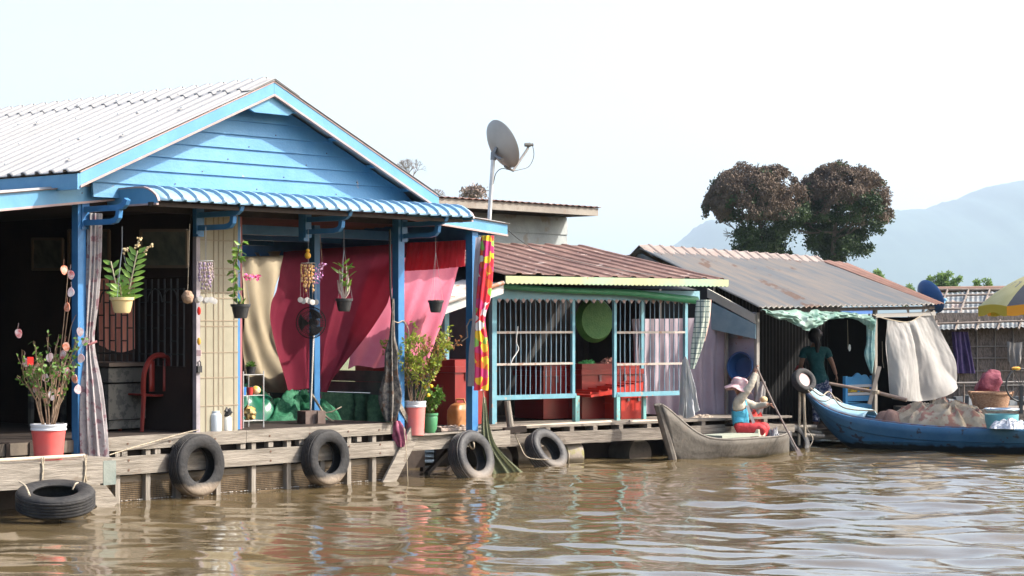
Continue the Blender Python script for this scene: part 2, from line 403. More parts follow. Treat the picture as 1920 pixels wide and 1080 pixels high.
# side roofs
zl=lambda u:3.222+(u-.16)*.118
b=corr(W(-2.6,-.14,zl(-2.6)+.01),W(-2.6,8,zl(-2.6)+.01),W(.02,8,zl(.02)+.01),W(.02,-.14,zl(.02)+.01),46,.018); b.out('side_roof',M_white,h1,solid=.004)
rake(-2.6,zl(-2.6)-.0,.36,zl(.36)-.0,.145,-.11)
zr=lambda u:3.172-(u-4.87)*.080
b=corr(W(6.42,-.14,zr(6.42)+.01),W(6.42,3.2,zr(6.42)+.01),W(4.6,3.2,zr(4.6)+.01),W(4.6,-.14,zr(4.6)+.01),26,.018); b.out('side_roof',M_white,h1,solid=.004)
rake(4.62,zr(4.62),6.40,zr(6.40),.125,-.11)
b=B(); b.fbox(F1,6.37,6.40,-.08,3.2,zr(6.4)-.125,zr(6.4)-.005); b.out('eave_fascia',M_bluetrim,h1)
# awning
AU0,AU1=.36,5.0; prof=[(0,3.185),(-.45,3.195),(-.58,3.19),(-.66,3.17),(-.73,3.135),(-.78,3.10),(-.81,3.055)]
b=B(); n=26; off=[]
for i in range(n):
    for f,k in((0,0),(.62,0),(.70,1),(.84,1),(.92,0)): off.append(((i+f)/n,k*.028))
off.append((1,0)); m_=len(prof)
for s_,h in off:
    for j,(v,z) in enumerate(prof):
        d=V((prof[min(j+1,m_-1)][0]-prof[max(j-1,0)][0],prof[min(j+1,m_-1)][1]-prof[max(j-1,0)][1])); nn=V((d.y,-d.x)).normalized()
        if nn.x>0 or nn.y<0: nn=-nn if (nn.x>0 and nn.y<=0) else nn
        if nn.y<0: nn=-nn
        b.v.append(W(lerp(AU0,AU1,s_),v+nn.x*h,z+nn.y*h))
for i in range(len(off)-1):
    for j in range(m_-1):
        a=i*m_+j; b.f.append((a,a+m_,a+m_+1,a+1))
aw=b.out('awning',M_awn,h1,ang=50,solid=.005)
for k,u in enumerate((AU0-.02,AU1)):
    poly=[W(u,v,z+.004) for v,z in prof]+[W(u,-.78,3.03),W(u,0,3.03)]
    o=B().prism(poly,F1.U*.02).out('awning_side_board',M_bluetrim,h1)
    B().prism([W(u-.006,v,z+.012) for v,z in prof]+[W(u-.006,v,z-.006) for v,z in prof[::-1]],F1.U*.03).out('edge_strip',M_pink,o)
    B().prism([W(u-.006,-.79,3.012),W(u-.006,0,3.012),W(u-.006,0,3.03),W(u-.006,-.79,3.03)],F1.U*.03).out('edge_strip',M_pink,o)
# bargeboard-level beam under awning, front beam
b=B(); b.fbox(F1,.1,5.9,.03,.09,2.99,3.10); b.out('front_beam',M_dark,h1)
b=B(); b.fbox(F1,.3,4.9,-.74,-.70,3.0,3.04); b.out('awning_purlin',M_dark,h1)
# posts
def post(px,z0,z1,w,v=0,m=M_bluedk,name='post'):
    u=F1.u(px,v); b=B(); b.fbox(F1,u-w/2,u+w/2,v-w/2,v+w/2,z0,z1); return b.out(name,m,h1)
M_post=mat('post_paint',(.035,.15,.34),(.05,.19,.40),6,.4,c3=(.30,.28,.25),s3=14,t3=.72)
post(148,.2,3.06,.10,-.02,M_post); post(747,.35,3.06,.10,-.02,M_post); post(885,.45,2.95,.105,-.02,M_post)
post(590,.66,3.0,.09,1.1,M_post); post(372,2.75,3.05,.085,-.02,M_post); post(570,2.75,3.05,.085,-.02,M_post)
post(446,.68,3.0,.035,.05,M_post); post(450.5,.68,3.0,.03,.06,mat('plum_paint',(.30,.10,.10),None,3,.6))
# brackets: two arms curling up to the awning
for k,px in enumerate((148,362,566,747)):
    u=F1.u(px,0)+.02
    za=2.975 if k<2 else 2.985
    b=B(); b.fbox(F1,u-.045,u+.045,-.085,-.03,za-.20,3.05)
    def strip(pts,w):
        L_=[];R_=[]
        for i,(v,z) in enumerate(pts):
            a=pts[max(i-1,0)]; c=pts[min(i+1,len(pts)-1)]; d=V((c[0]-a[0],c[1]-a[1])).normalized(); nn=V((-d.y,d.x))*w/2
            L_.append((v+nn.x,z+nn.y)); R_.append((v-nn.x,z-nn.y))
        for i in range(len(pts)-1):
            q=[L_[i],L_[i+1],R_[i+1],R_[i]]
            b.hexa([W(u-.024,v,z) for v,z in q]+[W(u+.024,v,z) for v,z in q])
    strip([(-.08,za),(-.60,za),(-.68,za+.012),(-.725,za+.04),(-.745,za+.08)],.055)
    zb=za-.135
    strip([(-.08,zb),(-.50,zb),(-.57,zb+.012),(-.61,zb+.045),(-.62,zb+.11)],.055)
    b.out('bracket',M_post,h1)
# deck floor, walls
b=B(); b.fbox(F1,-2.6,4.50,.02,6,.60,.672); b.out('deck_floor',M_dark,h1)
b=B(); b.fbox(F1,4.62,6.0,.10,4.6,.40,.50); b.out('side_deck',M_wood,h1)
uw=F1.u(367,.05)
# front planks
def plank(u0,u1,z0,z1,v=-.03,th=.035,m=M_wood,name='plank'):
    b=B(); k=6
    for i in range(k):
        a=lerp(u0,u1,i/k); c=lerp(u0,u1,(i+1)/k); e0=.006*nz((a*2,z0,3));e1=.006*nz((c*2,z0,3));g0=.006*nz((a*2,z1,9));g1=.006*nz((c*2,z1,9))
        b.hexa([W(a,v-th,z0+e0),W(c,v-th,z0+e1),W(c,v,z0+e1),W(a,v,z0+e0),W(a,v-th,z1+g0),W(c,v-th,z1+g1),W(c,v,z1+g1),W(a,v,z1+g0)])
    return b.out(name,m,h1)
plank(.30,2.16,.535,.676); plank(2.165,4.46,.54,.674)
plank(.06,1.72,.285,.47,-.045); plank(1.725,3.0,.29,.465,-.045); plank(3.005,4.52,.29,.46,-.045)
# back board row between (recess) and lower recessed boards
plank(-.2,4.6,.10,.262,.05,.02,M_wet,'lower_board'); plank(-.2,4.6,-.2,.095,.06,.02,M_wet,'lower_board')
b=B(); b.fbox(F1,.0,4.6,.07,.10,.27,.60); b.out('inner_board',M_dark,h1)
for px in (216,273,330,405,471,537,600,650,697):
    u=F1.u(px,0); b=B(); b.fbox(F1,u-.03,u+.03,-.042,.028,-.3,.56); b.out('float_post',M_woodv,h1)
for px in (228,290,345,450,502,560,668):
    u=F1.u(px,0); b=B(); b.fbox(F1,u-.035,u+.035,-.05,.02,.475,.532); b.out('joist_end',M_woodv,h1)
# bolts
b=B()
for u in (.55,1.1,1.72,2.5,3.1,3.7,4.2):
    for z in (.33,.43): b.lathe(W(u,-.081,z),[(.012,0),(.012,-.006)],8,axis=F1.W)
    b.lathe(W(u,-.066,.60),[(.011,0),(.011,-.006)],8,axis=F1.W)
b.out('bolts',mat('rusty_bolt',(.12,.07,.05),None,3,.8),h1)['kind']='stuff'
b=B(); b.fbox(F1,-2.7,4.6,.18,.3,-.3,.58); b.out('underfloor_screen',M_dark,h1)  # dark wall added under the floor to keep sky out of the water reflections
b=B(); b.fbox(F1,4.62,6.3,1.2,1.3,-.3,.40); b.out('underfloor_screen',M_dark,h1)  # second added screen, under the low side deck
# wire mesh at the waterline
b=B()
for i in range(230): 
    u=.1+i*.0196; b.beam(W(u,.018,-.1),W(u,.018,.20),.004,.004)
for j in range(15): b.beam(W(.1,.016,-.08+j*.0196),W(4.55,.016,-.08+j*.0196),.004,.004)
b.out('wire_mesh',mat('rusty_wire',(.15,.10,.05),(.24,.17,.10),9,.8),h1)['kind']='stuff'
# foam clumps on the water line
# diagonal boards
def dboard(p,q,w,th,name='diagonal_board',m=M_wood):
    d=(q-p); d.normalize(); x=d.cross(F1.W).normalized()*w/2
    return B().prism([p-x,p+x,q+x,q-x],F1.W*th).out(name,m,h1)
dboard(F1.at(140,866,-.22),F1.at(210,955,-.22),.22,.03); dboard(F1.at(779,808,-.12),F1.at(726,912,-.12),.18,.03)
dboard(F1.at(748,756,-.1),F1.at(775,806,-.06),.06,.02)
# lower landing at the far left
b=B(); b.fbox(F1,-2.4,-.07,-.60,-.02,.47,.515); b.out('landing_floor',M_wood,h1)
b=B(); b.fbox(F1,-2.4,-.22,-.655,-.605,.27,.50); b.out('landing_board',M_wood,h1)
b=B(); b.fbox(F1,-.215,-.06,-.655,-.605,.25,.485); b.out('landing_board',mat('teal_grey_wood',(.13,.16,.145),(.19,.21,.185),3,.8,bump=.4,bscale=12),h1)
for i in range(8):
    u=-2.3+i*.28; b=B(); b.fbox(F1,u,u+.05,-.02,.03,.52,.66); b.out('rail_slat',M_dark,h1)
b=B(); b.fbox(F1,-2.4,0,.0,.03,.54,.66); b.out('back_board',mat('dull_board',(.10,.08,.06),(.16,.13,.10),3,.8),h1)
b=B(); b.tube([W(-2.5,-.58,.545),W(-1.2,-.60,.55),W(-.40,-.60,.548)],[.022,.02,.018],10); b.out('bamboo_rail',mat('pale_bamboo',(.38,.31,.235),(.46,.39,.31),10,.6),h1)
for u in (-.95,-.45):
    b=B(); b.tube([W(u,-.66,.56),W(u+.01,-.672,.42),W(u-.01,-.66,.27)],.009,6); b.tube([W(u+.03,-.66,.56),W(u+.0,-.672,.4),W(u+.03,-.66,.30)],.007,6); b.out('rope_binding',M_rope,h1)
# right side low deck front
plank(4.66,6.5,.33,.50,-.02,.05); plank(4.7,6.1,.505,.515,.12,.25,M_wood,'plank')
b=B(); b.beam(F1.at(800,888,.3),F1.at(862,822,.35),.05,.05); b.beam(F1.at(826,897,.5),F1.at(872,845,.5),.04,.04); b.beam(F1.at(790,880,.6),F1.at(880,880,.7),.05,.05)
b.out('under_deck_struts',M_dark,h1)
# veranda ceiling: brown tin with ribs running along the front
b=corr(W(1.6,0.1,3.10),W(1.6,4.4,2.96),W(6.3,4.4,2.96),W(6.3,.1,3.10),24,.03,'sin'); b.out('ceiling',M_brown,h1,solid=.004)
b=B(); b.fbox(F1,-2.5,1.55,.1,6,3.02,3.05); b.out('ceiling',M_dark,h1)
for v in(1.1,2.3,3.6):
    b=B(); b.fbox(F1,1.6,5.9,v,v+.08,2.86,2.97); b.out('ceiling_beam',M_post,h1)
# walls of the room
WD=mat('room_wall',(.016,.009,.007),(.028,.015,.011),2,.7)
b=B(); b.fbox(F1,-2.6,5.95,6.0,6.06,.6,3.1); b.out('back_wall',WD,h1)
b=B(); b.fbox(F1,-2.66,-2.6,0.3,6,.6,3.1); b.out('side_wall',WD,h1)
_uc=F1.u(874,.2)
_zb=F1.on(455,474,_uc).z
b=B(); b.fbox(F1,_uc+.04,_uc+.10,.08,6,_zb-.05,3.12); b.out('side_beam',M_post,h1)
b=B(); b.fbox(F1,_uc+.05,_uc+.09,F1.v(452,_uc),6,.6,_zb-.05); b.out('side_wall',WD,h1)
b=B()
_z=F1.on(650,694,_uc+.05).z
for i in range(5): b.fbox(F1,_uc+.12+.004*(i%2),_uc+.14,.95,6,.50+i*(_z-.5)/5,.495+(i+1)*(_z-.5)/5)
b.out('low_side_wall',mat('dull_teal_boards',(.05,.07,.065),(.085,.105,.10),4,.8),h1)
# right hand room wall with two barred windows
def side_panel(v0,v1,z0,z1): return B().fbox(F1,uw-.03,uw+.03,v0,v1,z0,z1)
wv=[(F1.v(257,uw),F1.v(180,uw)),(F1.v(352,uw),F1.v(268,uw))]
zt,zl_=2.33,1.37
b=B(); vs=[.10,wv[1][0],wv[1][1],wv[0][0],wv[0][1],6.0]
b.fbox(F1,uw-.03,uw+.03,.10,6,zt,3.03); b.fbox(F1,uw-.03,uw+.03,.10,6,.66,zl_)
for a,c in((0,1),(2,3),(4,5)): b.fbox(F1,uw-.03,uw+.03,vs[a],vs[c],zl_,zt)
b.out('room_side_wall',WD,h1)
for k,(a,c) in enumerate(wv):
    b=B(); n=7
    for i in range(n+1):
        v=lerp(a,c,i/n); b.beam(W(uw-.05,v,zl_),W(uw-.05,v,zt-.12 if i in(0,n) else zt-.02),.016,.016)
    for j,z in enumerate((1.5,1.64,1.78,1.92,2.06,2.2)):
        for i in range(n):
            if (i+j)%2==0 or j in(0,5): b.beam(W(uw-.05,lerp(a,c,i/n),z),W(uw-.05,lerp(a,c,(i+1)/n),z),.014,.014)
    for q in(.25,.6):
        c0=lerp(a,c,q+.05); rr=abs(c-a)*.16
        b.tube([W(uw-.05,c0+rr*math.cos(t*math.pi/8),2.06+rr*math.sin(t*math.pi/8)*1.2) for t in range(9)],.008,6)
    wo=b.out('window_grille',M_black,h1)
    if k==1: B().fbox(F1,uw+.035,uw+.06,a-.03,c+.03,zl_-.03,zt+.03).out('sky_blocker',WD,wo)  # dark panel added to block the sky seen through this opening
    if k==0:
        bb=cloth([W(uw+.06,a-.03,zt),W(uw+.06,c+.03,zt)],[W(uw+.06,a-.03,zl_+.22),W(uw+.06,(a+c)/2,zl_+.14),W(uw+.06,c+.03,zl_+.22)],F1.U,5,.012)
        bb.out('sunlit_backing',mat('sunlit_pink',(.85,.42,.34),(.8,.36,.3),3,.8,trans=.5),wo)  # added cloth; its pink stands for the sunlit red curtain beyond the window
# cream folding gate
ug0=F1.u(370,.02); ug1=F1.u(444,.02)
b=B(); n=34
for i in range(n):
    u0=lerp(ug0,ug1,i/n); u1=lerp(ug0,ug1,(i+1)/n)
    b.fbox(F1,u0,u0+(u1-u0)*.82,-.0,.03,.672,3.0)
b.fbox(F1,ug0,ug1,.005,.028,.672,3.0)
g=b.out('folding_gate',M_cream,h1,smooth=False)
b=B()
for z in (.95,1.25,1.52,1.8,1.86,2.1,2.16,2.35,2.42,2.72): b.fbox(F1,ug0,ug1,-.006,.0,z-.005,z+.005)
for t in(.18,.38,.5,.62,.9): b.fbox(F1,lerp(ug0,ug1,t)-.005,lerp(ug0,ug1,t)+.005,-.006,0,.672,3.0)
b.out('gate_lattice',mat('gate_seam',(.25,.2,.14),None,3,.7),g)
b=B(); b.fbox(F1,ug0-.055,ug0-.003,-.03,.03,.672,3.0); j=b.out('gate_jamb',mat('lilac_jamb',(.32,.28,.30),(.22,.2,.22),6,.6),g)
b=B(); z=1.36; u=ug0-.03; b.fbox(F1,u-.03,u+.03,-.06,-.035,z-.05,z+.02); b.tube([W(u-.02,-.048,z+.02),W(u-.018,-.048,z+.06),W(u,-.048,z+.075),W(u+.018,-.048,z+.06),W(u+.02,-.048,z+.02)],.006,6); b.out('padlock',M_black,g)
# framed pictures in the dim room, leaning out from the side wall
for k,(pa,pb,ya,yb) in enumerate(((62,118,448,505),(130,205,432,500),(265,352,432,500))):
    va=F1.v(pb,uw-.12); vb=F1.v(pa,uw-.12); p0=F1.on(pb,yb,uw-.1); p1=F1.on(pa,yb,uw-.1); p2=F1.on(pa,ya,uw-.25); p3=F1.on(pb,ya,uw-.25)
    t=thing('framed_picture',('small dim framed picture high on the wall nearest the left edge of the room','wide dim framed picture on the dark wall left of the patterned curtain top','dim landscape picture on the dark wall above the second barred window')[k],'picture',p0,'framed pictures in the dark room')
    B().prism([p0,p1,p2,p3],F1.U*.02).out('picture',mat('dull_print',(.05,.07,.06),(.12,.13,.11),5,.4),t)
    b=B()
    for a,c in((p0,p1),(p1,p2),(p2,p3),(p3,p0)): b.beam(a-F1.U*.005,c-F1.U*.005,.03,.03,F1.U)
    b.out('frame',mat('dull_gilt',(.14,.11,.08),None,3,.5),t)

# ================================================================ CLOTHS of house 1
UC=F1.u(874,.2)
M_cloth_shaded=mat('red_cloth_shaded',(.34,.045,.085),(.40,.06,.10),2,.85,bump=.2,bscale=200,trans=.38)  # same red cloth as the next; shade is put into this darker colour
M_cloth_sunlit=mat('red_cloth_sunlit',(.74,.20,.29),(.78,.26,.35),2,.85,bump=.2,bscale=200,trans=.7)  # sunlit copy of the red cloth; the light is put into the colour
M_crm=mat('cream_cloth',(.56,.46,.31),(.62,.52,.36),2,.85,bump=.2,bscale=200,trans=.6)
def on(px,py,du=0): return F1.on(px,py,UC+du)
b=cloth([on(530,472,-.06),on(600,466,-.08),on(690,460,-.08),on(768,456,-.06)],[on(543,736,-.1),on(585,722,-.25),on(604,742,-.2),on(612,706,-.16)],F1.U,9,.05,120,30,1)
# reshape: left edge bulges to the left
def shape_maroon(s,t):
    top=polyline([on(530,472,-.06),on(610,466,-.08),on(690,461,-.08),on(770,456,-.06)],s)
    mid=polyline([on(503,600,-.10),on(580,600,-.2),on(650,590,-.15),on(712,590,-.10)],s)
    bot=polyline([on(540,738,-.10),on(580,728,-.28),on(604,748,-.2),on(614,716,-.16)],s)
    p=polyline([top,lerp(top,mid,.5)*.5+(lerp(top,mid,.5))*.5,mid,bot],t)
    ph=s*26+3*nz((s*3,t,1)); k=.035*(.4+.6*t)
    return p+F1.U*(k*(1-2*abs(math.sin(ph*.5)))+k*.8*math.sin(s*11+t*4)+.02*nz((s*14,t*7,3)))
b=B(); b.grid(shape_maroon,110,40)
b.out('draped_cloth',M_cloth_shaded,label='red cloth coloured dark maroon for shade, hung from the veranda beam and gathered to a point at its foot',cat='cloth')
def shape_rose(s,t):
    top=polyline([on(700,500),on(770,480),on(830,470),on(872,456)],s)
    mid=polyline([on(668,610,-.05),on(735,600),on(785,590),on(845,570)],s)
    bot=polyline([on(655,692,-.06),on(700,686),on(750,694),on(800,690)],s)
    p=polyline([top,mid,bot],t); ph=s*30+4*nz((s*3,t,1)); k=.03*(.4+.6*t)
    return p+F1.U*(k*math.sin(ph)+k*.8*math.sin(s*9+t*5))+V((0,0,.03*math.sin(s*14)*t))
b=B(); b.grid(shape_rose,110,40)
b.out('draped_cloth',M_cloth_sunlit,label='red sheet coloured bright rose pink for sunlight, blown behind the flowering plant in the pink bucket',cat='cloth')
b=cloth([on(765,455,-.1),on(820,453,-.1),on(874,450,-.1)],[on(758,508,-.1),on(815,505,-.1),on(874,499,-.1)],F1.U,12,.022,110,8,5)
b.out('pleated_valance',mat('red_valance',(.55,.04,.06),(.62,.06,.08),2,.8,trans=.5),label='short pleated red valance above the rose sheet beside the right blue post',cat='valance')
b=B()
def shape_cream(s,t):
    top=polyline([on(455,474,.05),on(495,473,.05),on(536,470,.05)],s); mid=polyline([on(455,600,.05),on(480,600,.05),on(512,600,.05)],s)
    bot=polyline([on(462,728,.05),on(505,736,.05),on(550,736,.05)],s); p=polyline([top,mid,bot],t)
    return p+F1.U*(.04*math.sin(s*7+t*9)*(s)+.02*math.sin(s*14-t*12)+.02*nz((s*4,t*6,2)))
b.grid(shape_cream,40,40)
b.out('draped_cloth',M_crm,label='cream cloth with a dark hole hanging left of the maroon cloth',cat='cloth')
b=B(); b.ball(on(498,728,.0),.05,1.4,.3,.8,10,8); b.out('burnt_hole',M_black,bpy.data.objects['draped_cloth.002']) if 0 else None
# patterned shower-type curtain gathered at the left post
M_pat=mat('patterned_curtain',(.27,.25,.25),(.40,.37,.37),7,.8,trans=.15,c3=(.24,.14,.16),s3=13,t3=.55)
def tubecloth(path,widths,depth,folds,seed=0,nx=72,ny=60,fa=.18):
    b=B()
    def f(s,t):
        c=polyline(path,t); wv_=polyline([V((w_,0,0)) for w_ in widths],t).x; a=s*2*math.pi
        rr=1+fa*math.sin(folds*a+2*nz((t*2,seed,0))+seed)+.1*math.sin(3*a+t*4)
        return c+V((1,0,0))*math.cos(a)*wv_/2*rr+V((0,1,0))*math.sin(a)*depth*rr
    b.grid(f,nx,ny); return b
q=20.9
b=tubecloth([D(176,400,q),D(175,480,q),D(171,560,q),D(167,640,q),D(170,720,q-.05),D(173,790,q-.08),D(176,868,q-.1)],[.14,.135,.125,.09,.19,.25,.29],.08,11,2)
b.out('gathered_curtain',M_pat,label='faded floral curtain tied in the middle, hanging beside the left blue post',cat='curtain')
b=B(); b.tube([D(158,642,q-.08),D(168,646,q-.12),D(182,640,q-.1)],.012,8)
b.out('tie_band',mat('rose_band',(.5,.2,.2),None,3,.8),bpy.data.objects['gathered_curtain'])
# polka dot plastic curtain at right post
m=bpy.data.materials.new('hexagon_print'); m.use_nodes=True; N=m.node_tree.nodes; L=m.node_tree.links; p=N['Principled BSDF']; p.inputs['Roughness'].default_value=.4
tc=N.new('ShaderNodeTexCoord'); mp=N.new('ShaderNodeMapping'); mp.inputs['Scale'].default_value=(11,5,11); L.new(tc.outputs['Object'],mp.inputs[0])
vo=N.new('ShaderNodeTexVoronoi'); vo.inputs['Scale'].default_value=1.0; vo.inputs['Randomness'].default_value=.7; L.new(mp.outputs[0],vo.inputs['Vector'])
sp=N.new('ShaderNodeSeparateColor'); L.new(vo.outputs['Color'],sp.inputs[0]); r=N.new('ShaderNodeValToRGB'); r.color_ramp.interpolation='CONSTANT'; e=r.color_ramp.elements
e[0].position=0; e[0].color=(.70,.02,.04,1); e[1].position=.30; e[1].color=(.62,.03,.16,1)
for ps,cc in((.50,(.80,.50,.02,1)),(.66,(.70,.66,.66,1)),(.80,(.75,.10,.02,1)),(.90,(.25,.50,.08,1))):
    x=e.new(ps); x.color=cc
L.new(sp.outputs[0],r.inputs[0]); L.new(r.outputs[0],p.inputs['Base Color']); MATS['hex']=m
q=25.0
b=tubecloth([D(914,442,q),D(911,500,q),D(905,560,q),D(900,598,q),D(902,650,q),D(903,700,q),D(902,732,q)],[.13,.15,.15,.10,.15,.155,.16],.06,7,1)
b.out('gathered_curtain',m,label='plastic curtain with red, yellow and white dots tied to the right corner post',cat='curtain')
b=tubecloth([D(905,445,q+.1),D(900,520,q+.1),D(894,598,q+.1),D(890,660,q+.1),D(889,724,q+.1)],[.16,.15,.10,.12,.13],.05,5,3)
b.out('clear_lining',mat('clear_plastic',(.42,.40,.44),(.5,.48,.52),4,.3,trans=.5),bpy.data.objects['gathered_curtain.001'])
b=B(); b.tube([F1.at(880,600,-.1),F1.at(893,598,-.14),F1.at(902,602,-.12)],.012,6); b.tube([F1.at(881,600,-.08),F1.at(875,612,-.08),F1.at(877,632,-.08),F1.at(866,640,-.05)],.008,6)
b.out('tie_rope',M_rope,label='pale rope end looped round the right corner post',cat='rope')

# ================================================================ plants
def branch_plant(b,lf,p,d,l,r,depth,leafn,leafs,spread=.6,up=.25,tips=None):
    q=p+d*l; mid=p+d*l*.5+V([random.uniform(-.06,.06)*l for _ in range(3)])
    b.tube([p,mid,q],[r,r*.85,r*.7],5)
    if tips is not None: tips.append(q)
    if leafn and depth<=2:
        for i in range(leafn):
            t=random.random(); c=lerp(p,q,t); lf.leaf(c,V([random.uniform(-1,1) for _ in range(3)])+d*.4,leafs*random.uniform(.6,1.2),leafs*random.uniform(.4,.6))
    if depth>0:
        for i in range(random.choice((2,2,3))):
            nd=(d+V([random.uniform(-spread,spread) for _ in range(3)])+V((0,0,up))).normalized()
            branch_plant(b,lf,q,nd,l*random.uniform(.6,.9),r*.65,depth-1,leafn,leafs,spread,up,tips)
def bucket(name,label,base,r0,r1,h,m,rimm,plant=True):
    t=thing(name,label,'potted plant',base)
    b=B(); b.lathe(base,[(r0,0),(lerp(r0,r1,.5),h*.5),(r1*.985,h*.82),(r1*.985,h*.9),(r1*.9,h*.9),(r1*.9,h*.7)],32); b.out('bucket',m,t)
    b=B(); b.lathe(base,[(r1*.99,h*.82),(r1*1.05,h*.83),(r1*1.05,h*.87),(r1*1.02,h*.88),(r1*1.03,h*.94),(r1*1.06,h*.96),(r1*1.06,h),(r1*.94,h),(r1*.93,h*.8)],32,caps=False); b.out('rim',rimm,t)
    b=B(); b.lathe(base,[(0,h*.86),(r1*.9,h*.85)],20,caps=False); b.out('soil',M_soil,t)
    return t
# decorated shrub in red bucket, on the landing
bs=F1.at(91,857,-.42); bs.z=.516; bs=F1.at(91,857,-.42)
bs.z=.516
t=bucket('potted_shrub','leafy twig shrub hung with paper ornaments in a red bucket with white rim',bs,.135,.165,.345,mat('red_bucket',(.62,.085,.075),(.55,.11,.10),3,.45),mat('white_rim',(.55,.57,.60),(.66,.66,.68),6,.5))
random.seed(21); st=B(); lf=B(); tips=[]
for k in range(9):
    a=k*.7; d=V((math.cos(a)*.28,math.sin(a)*.28,1)).normalized()
    branch_plant(st,lf,bs+V((math.cos(a)*.04,math.sin(a)*.04,.29)),d,random.uniform(.22,.34),.011,3,2,.055,.42,.18,tips)
# two tall bare shoots
for (x0,x1,y1) in((95,128,505),(100,133,545),(105,143,590)):
    pts=[bs+V((.02,0,.3)),D(lerp(x0,x1,.3),720,20.3),D(lerp(x0,x1,.7),620,20.3),D(x1,y1,20.3)]
    st.tube([polyline(pts,i/10) for i in range(11)],[.009-.0006*i for i in range(11)],5)
    tips+= [polyline(pts,f) for f in(.5,.6,.75,.9,1)]
st.out('twigs',M_stem,t); lf.out('leaves',M_green,t,fix=False)
orn=[(120,506),(133,515),(133,548),(126,576),(48,680),(93,670),(124,650),(118,665),(152,672),(70,690),(60,700),(85,708),(140,710),(66,727),(97,742),(111,735),(124,694),(146,730),(85,745),(35,625),(150,622),(128,700),(105,700),(160,640)]
mo=[mat('paper_orange',(.66,.16,.06),(.75,.55,.45),22,.6),mat('paper_white_red',(.75,.66,.64),(.60,.10,.10),24,.6),mat('paper_pink',(.66,.40,.42),(.78,.72,.70),25,.6)]
for k,(x,y) in enumerate(orn):
    p=D(x,y,20.2+random.uniform(-.12,.15)); b=B(); w_=.034;h_=.046; a=random.uniform(-.6,.6)
    n_=V((math.sin(a),-math.cos(a),0)); xx=V((math.cos(a),math.sin(a),0)); tl=random.uniform(-.5,.5)
    ax=xx*math.cos(tl)+V((0,0,1))*math.sin(tl); ay=-xx*math.sin(tl)+V((0,0,1))*math.cos(tl)
    poly=[]
    for i in range(14):
        aa=i*2*math.pi/14; rr=1+.07*math.sin(3*aa+k)
        poly.append(p+ax*math.cos(aa)*w_*rr+ay*math.sin(aa)*h_*rr)
    b.prism(poly,n_*.006); b.tube([p+ay*h_,p+V((0,0,.1))],.0015,4)
    b.out('paper_ornament',mo[k%3],t)
b=B(); b.box(D(57,677,20.2),.06,.02,.08,.3); b.out('red_envelope',mat('bright_red',(.75,.03,.02),None,3,.5),t)
# flowering plant in pink bucket
bs=F1.at(778,817,-.08); bs.z=.515
t=bucket('potted_plant','tall thorny plant with small yellow green leaves in a pink bucket by the post',bs,.105,.125,.40,mat('pink_bucket',(.72,.17,.15),(.66,.21,.19),3,.45),mat('white_rim',(.55,.57,.60),None))
random.seed(5); st=B(); lf=B(); lr=B()
for k in range(15):
    a=k*2.4; d=V((math.cos(a)*.35+.14,math.sin(a)*.3,1)).normalized()
    branch_plant(st,lf if k%6 else lr,bs+V((math.cos(a)*.05,math.sin(a)*.05,.34)),d,random.uniform(.2,.37),.007,3,6,.05,.5,.1)
st.out('twigs',M_stem,t); lf.out('leaves',M_leafy,t,fix=False); lr.out('red_leaves',mat('leaf_red',(.36,.12,.05),(.42,.26,.10),20,.5,trans=.3),t,fix=False)
bs=F1.at(806,816,.1); bs.z=.518
t=thing('potted_plant','low yellow green bush in a dark green pot beside the pink bucket','potted plant',bs)
b=B(); b.lathe(bs,[(.06,0),(.085,.05),(.095,.18),(.088,.20),(.10,.21),(.10,.235),(.085,.235),(.08,.19)],24); b.lathe(bs,[(0,.2),(.085,.2)],12,caps=False); b.out('pot',mat('green_pot',(.05,.20,.09),(.07,.25,.11),4,.4),t)
st=B(); lf=B()
for k in range(9):
    a=k*2.4; branch_plant(st,lf,bs+V((0,0,.2)),V((math.cos(a)*.5,math.sin(a)*.5,1)).normalized(),.14,.005,2,7,.06,.6,.2)
st.out('twigs',M_stem,t); lf.out('leaves',M_green,t,fix=False)
b=B(); c=F1.at(812,740,.05)
for k in range(4): b.ball(D(803+random.uniform(-6,10),733+random.uniform(-20,12),24.5),.022)
b.out('yellow_blossoms',mat('yellow',(.8,.55,.02),None,3,.6),t)

# hanging pots
def hpot(name,label,px,py,Y,r,h,m,top,group='plant pots hanging under the awning'):
    """py: bottom of pot"""
    bs=D(px,py,Y); t=thing(name,label,'hanging plant',bs,group)
    b=B(); b.lathe(bs,[(r*.62,0),(r*.72,h*.12),(r*.93,h*.8),(r*1.04,h*.82),(r*1.06,h),(r*.94,h),(r*.9,h*.8)],28); b.lathe(bs,[(0,h*.85),(r*.92,h*.85)],14,caps=False); b.out('pot',m,t)
    b=B(); hk=D(px,top,Y); 
    for k in range(3):
        a=k*2.09+.3; b.tube([bs+V((math.cos(a)*r,math.sin(a)*r,h*.98)),hk-V((0,0,.25*(hk.z-bs.z)))],.0022,4)
    b.tube([hk-V((0,0,.25*(hk.z-bs.z))),hk],.0022,4); b.out('hanger_wire',M_metal,t)
    return t,bs+V((0,0,h*.88))
random.seed(9)
M_orch=mat('orchid_leaf',(.10,.22,.03),(.22,.34,.06),8,.4,trans=.25)
t,c=hpot('hanging_plant','orchid with fans of green leaves in a cream yellow hanging pot',229,587,20.3,.115,.155,mat('cream_pot',(.62,.47,.22),(.68,.54,.28),4,.45),425)
lf=B(); st=B()
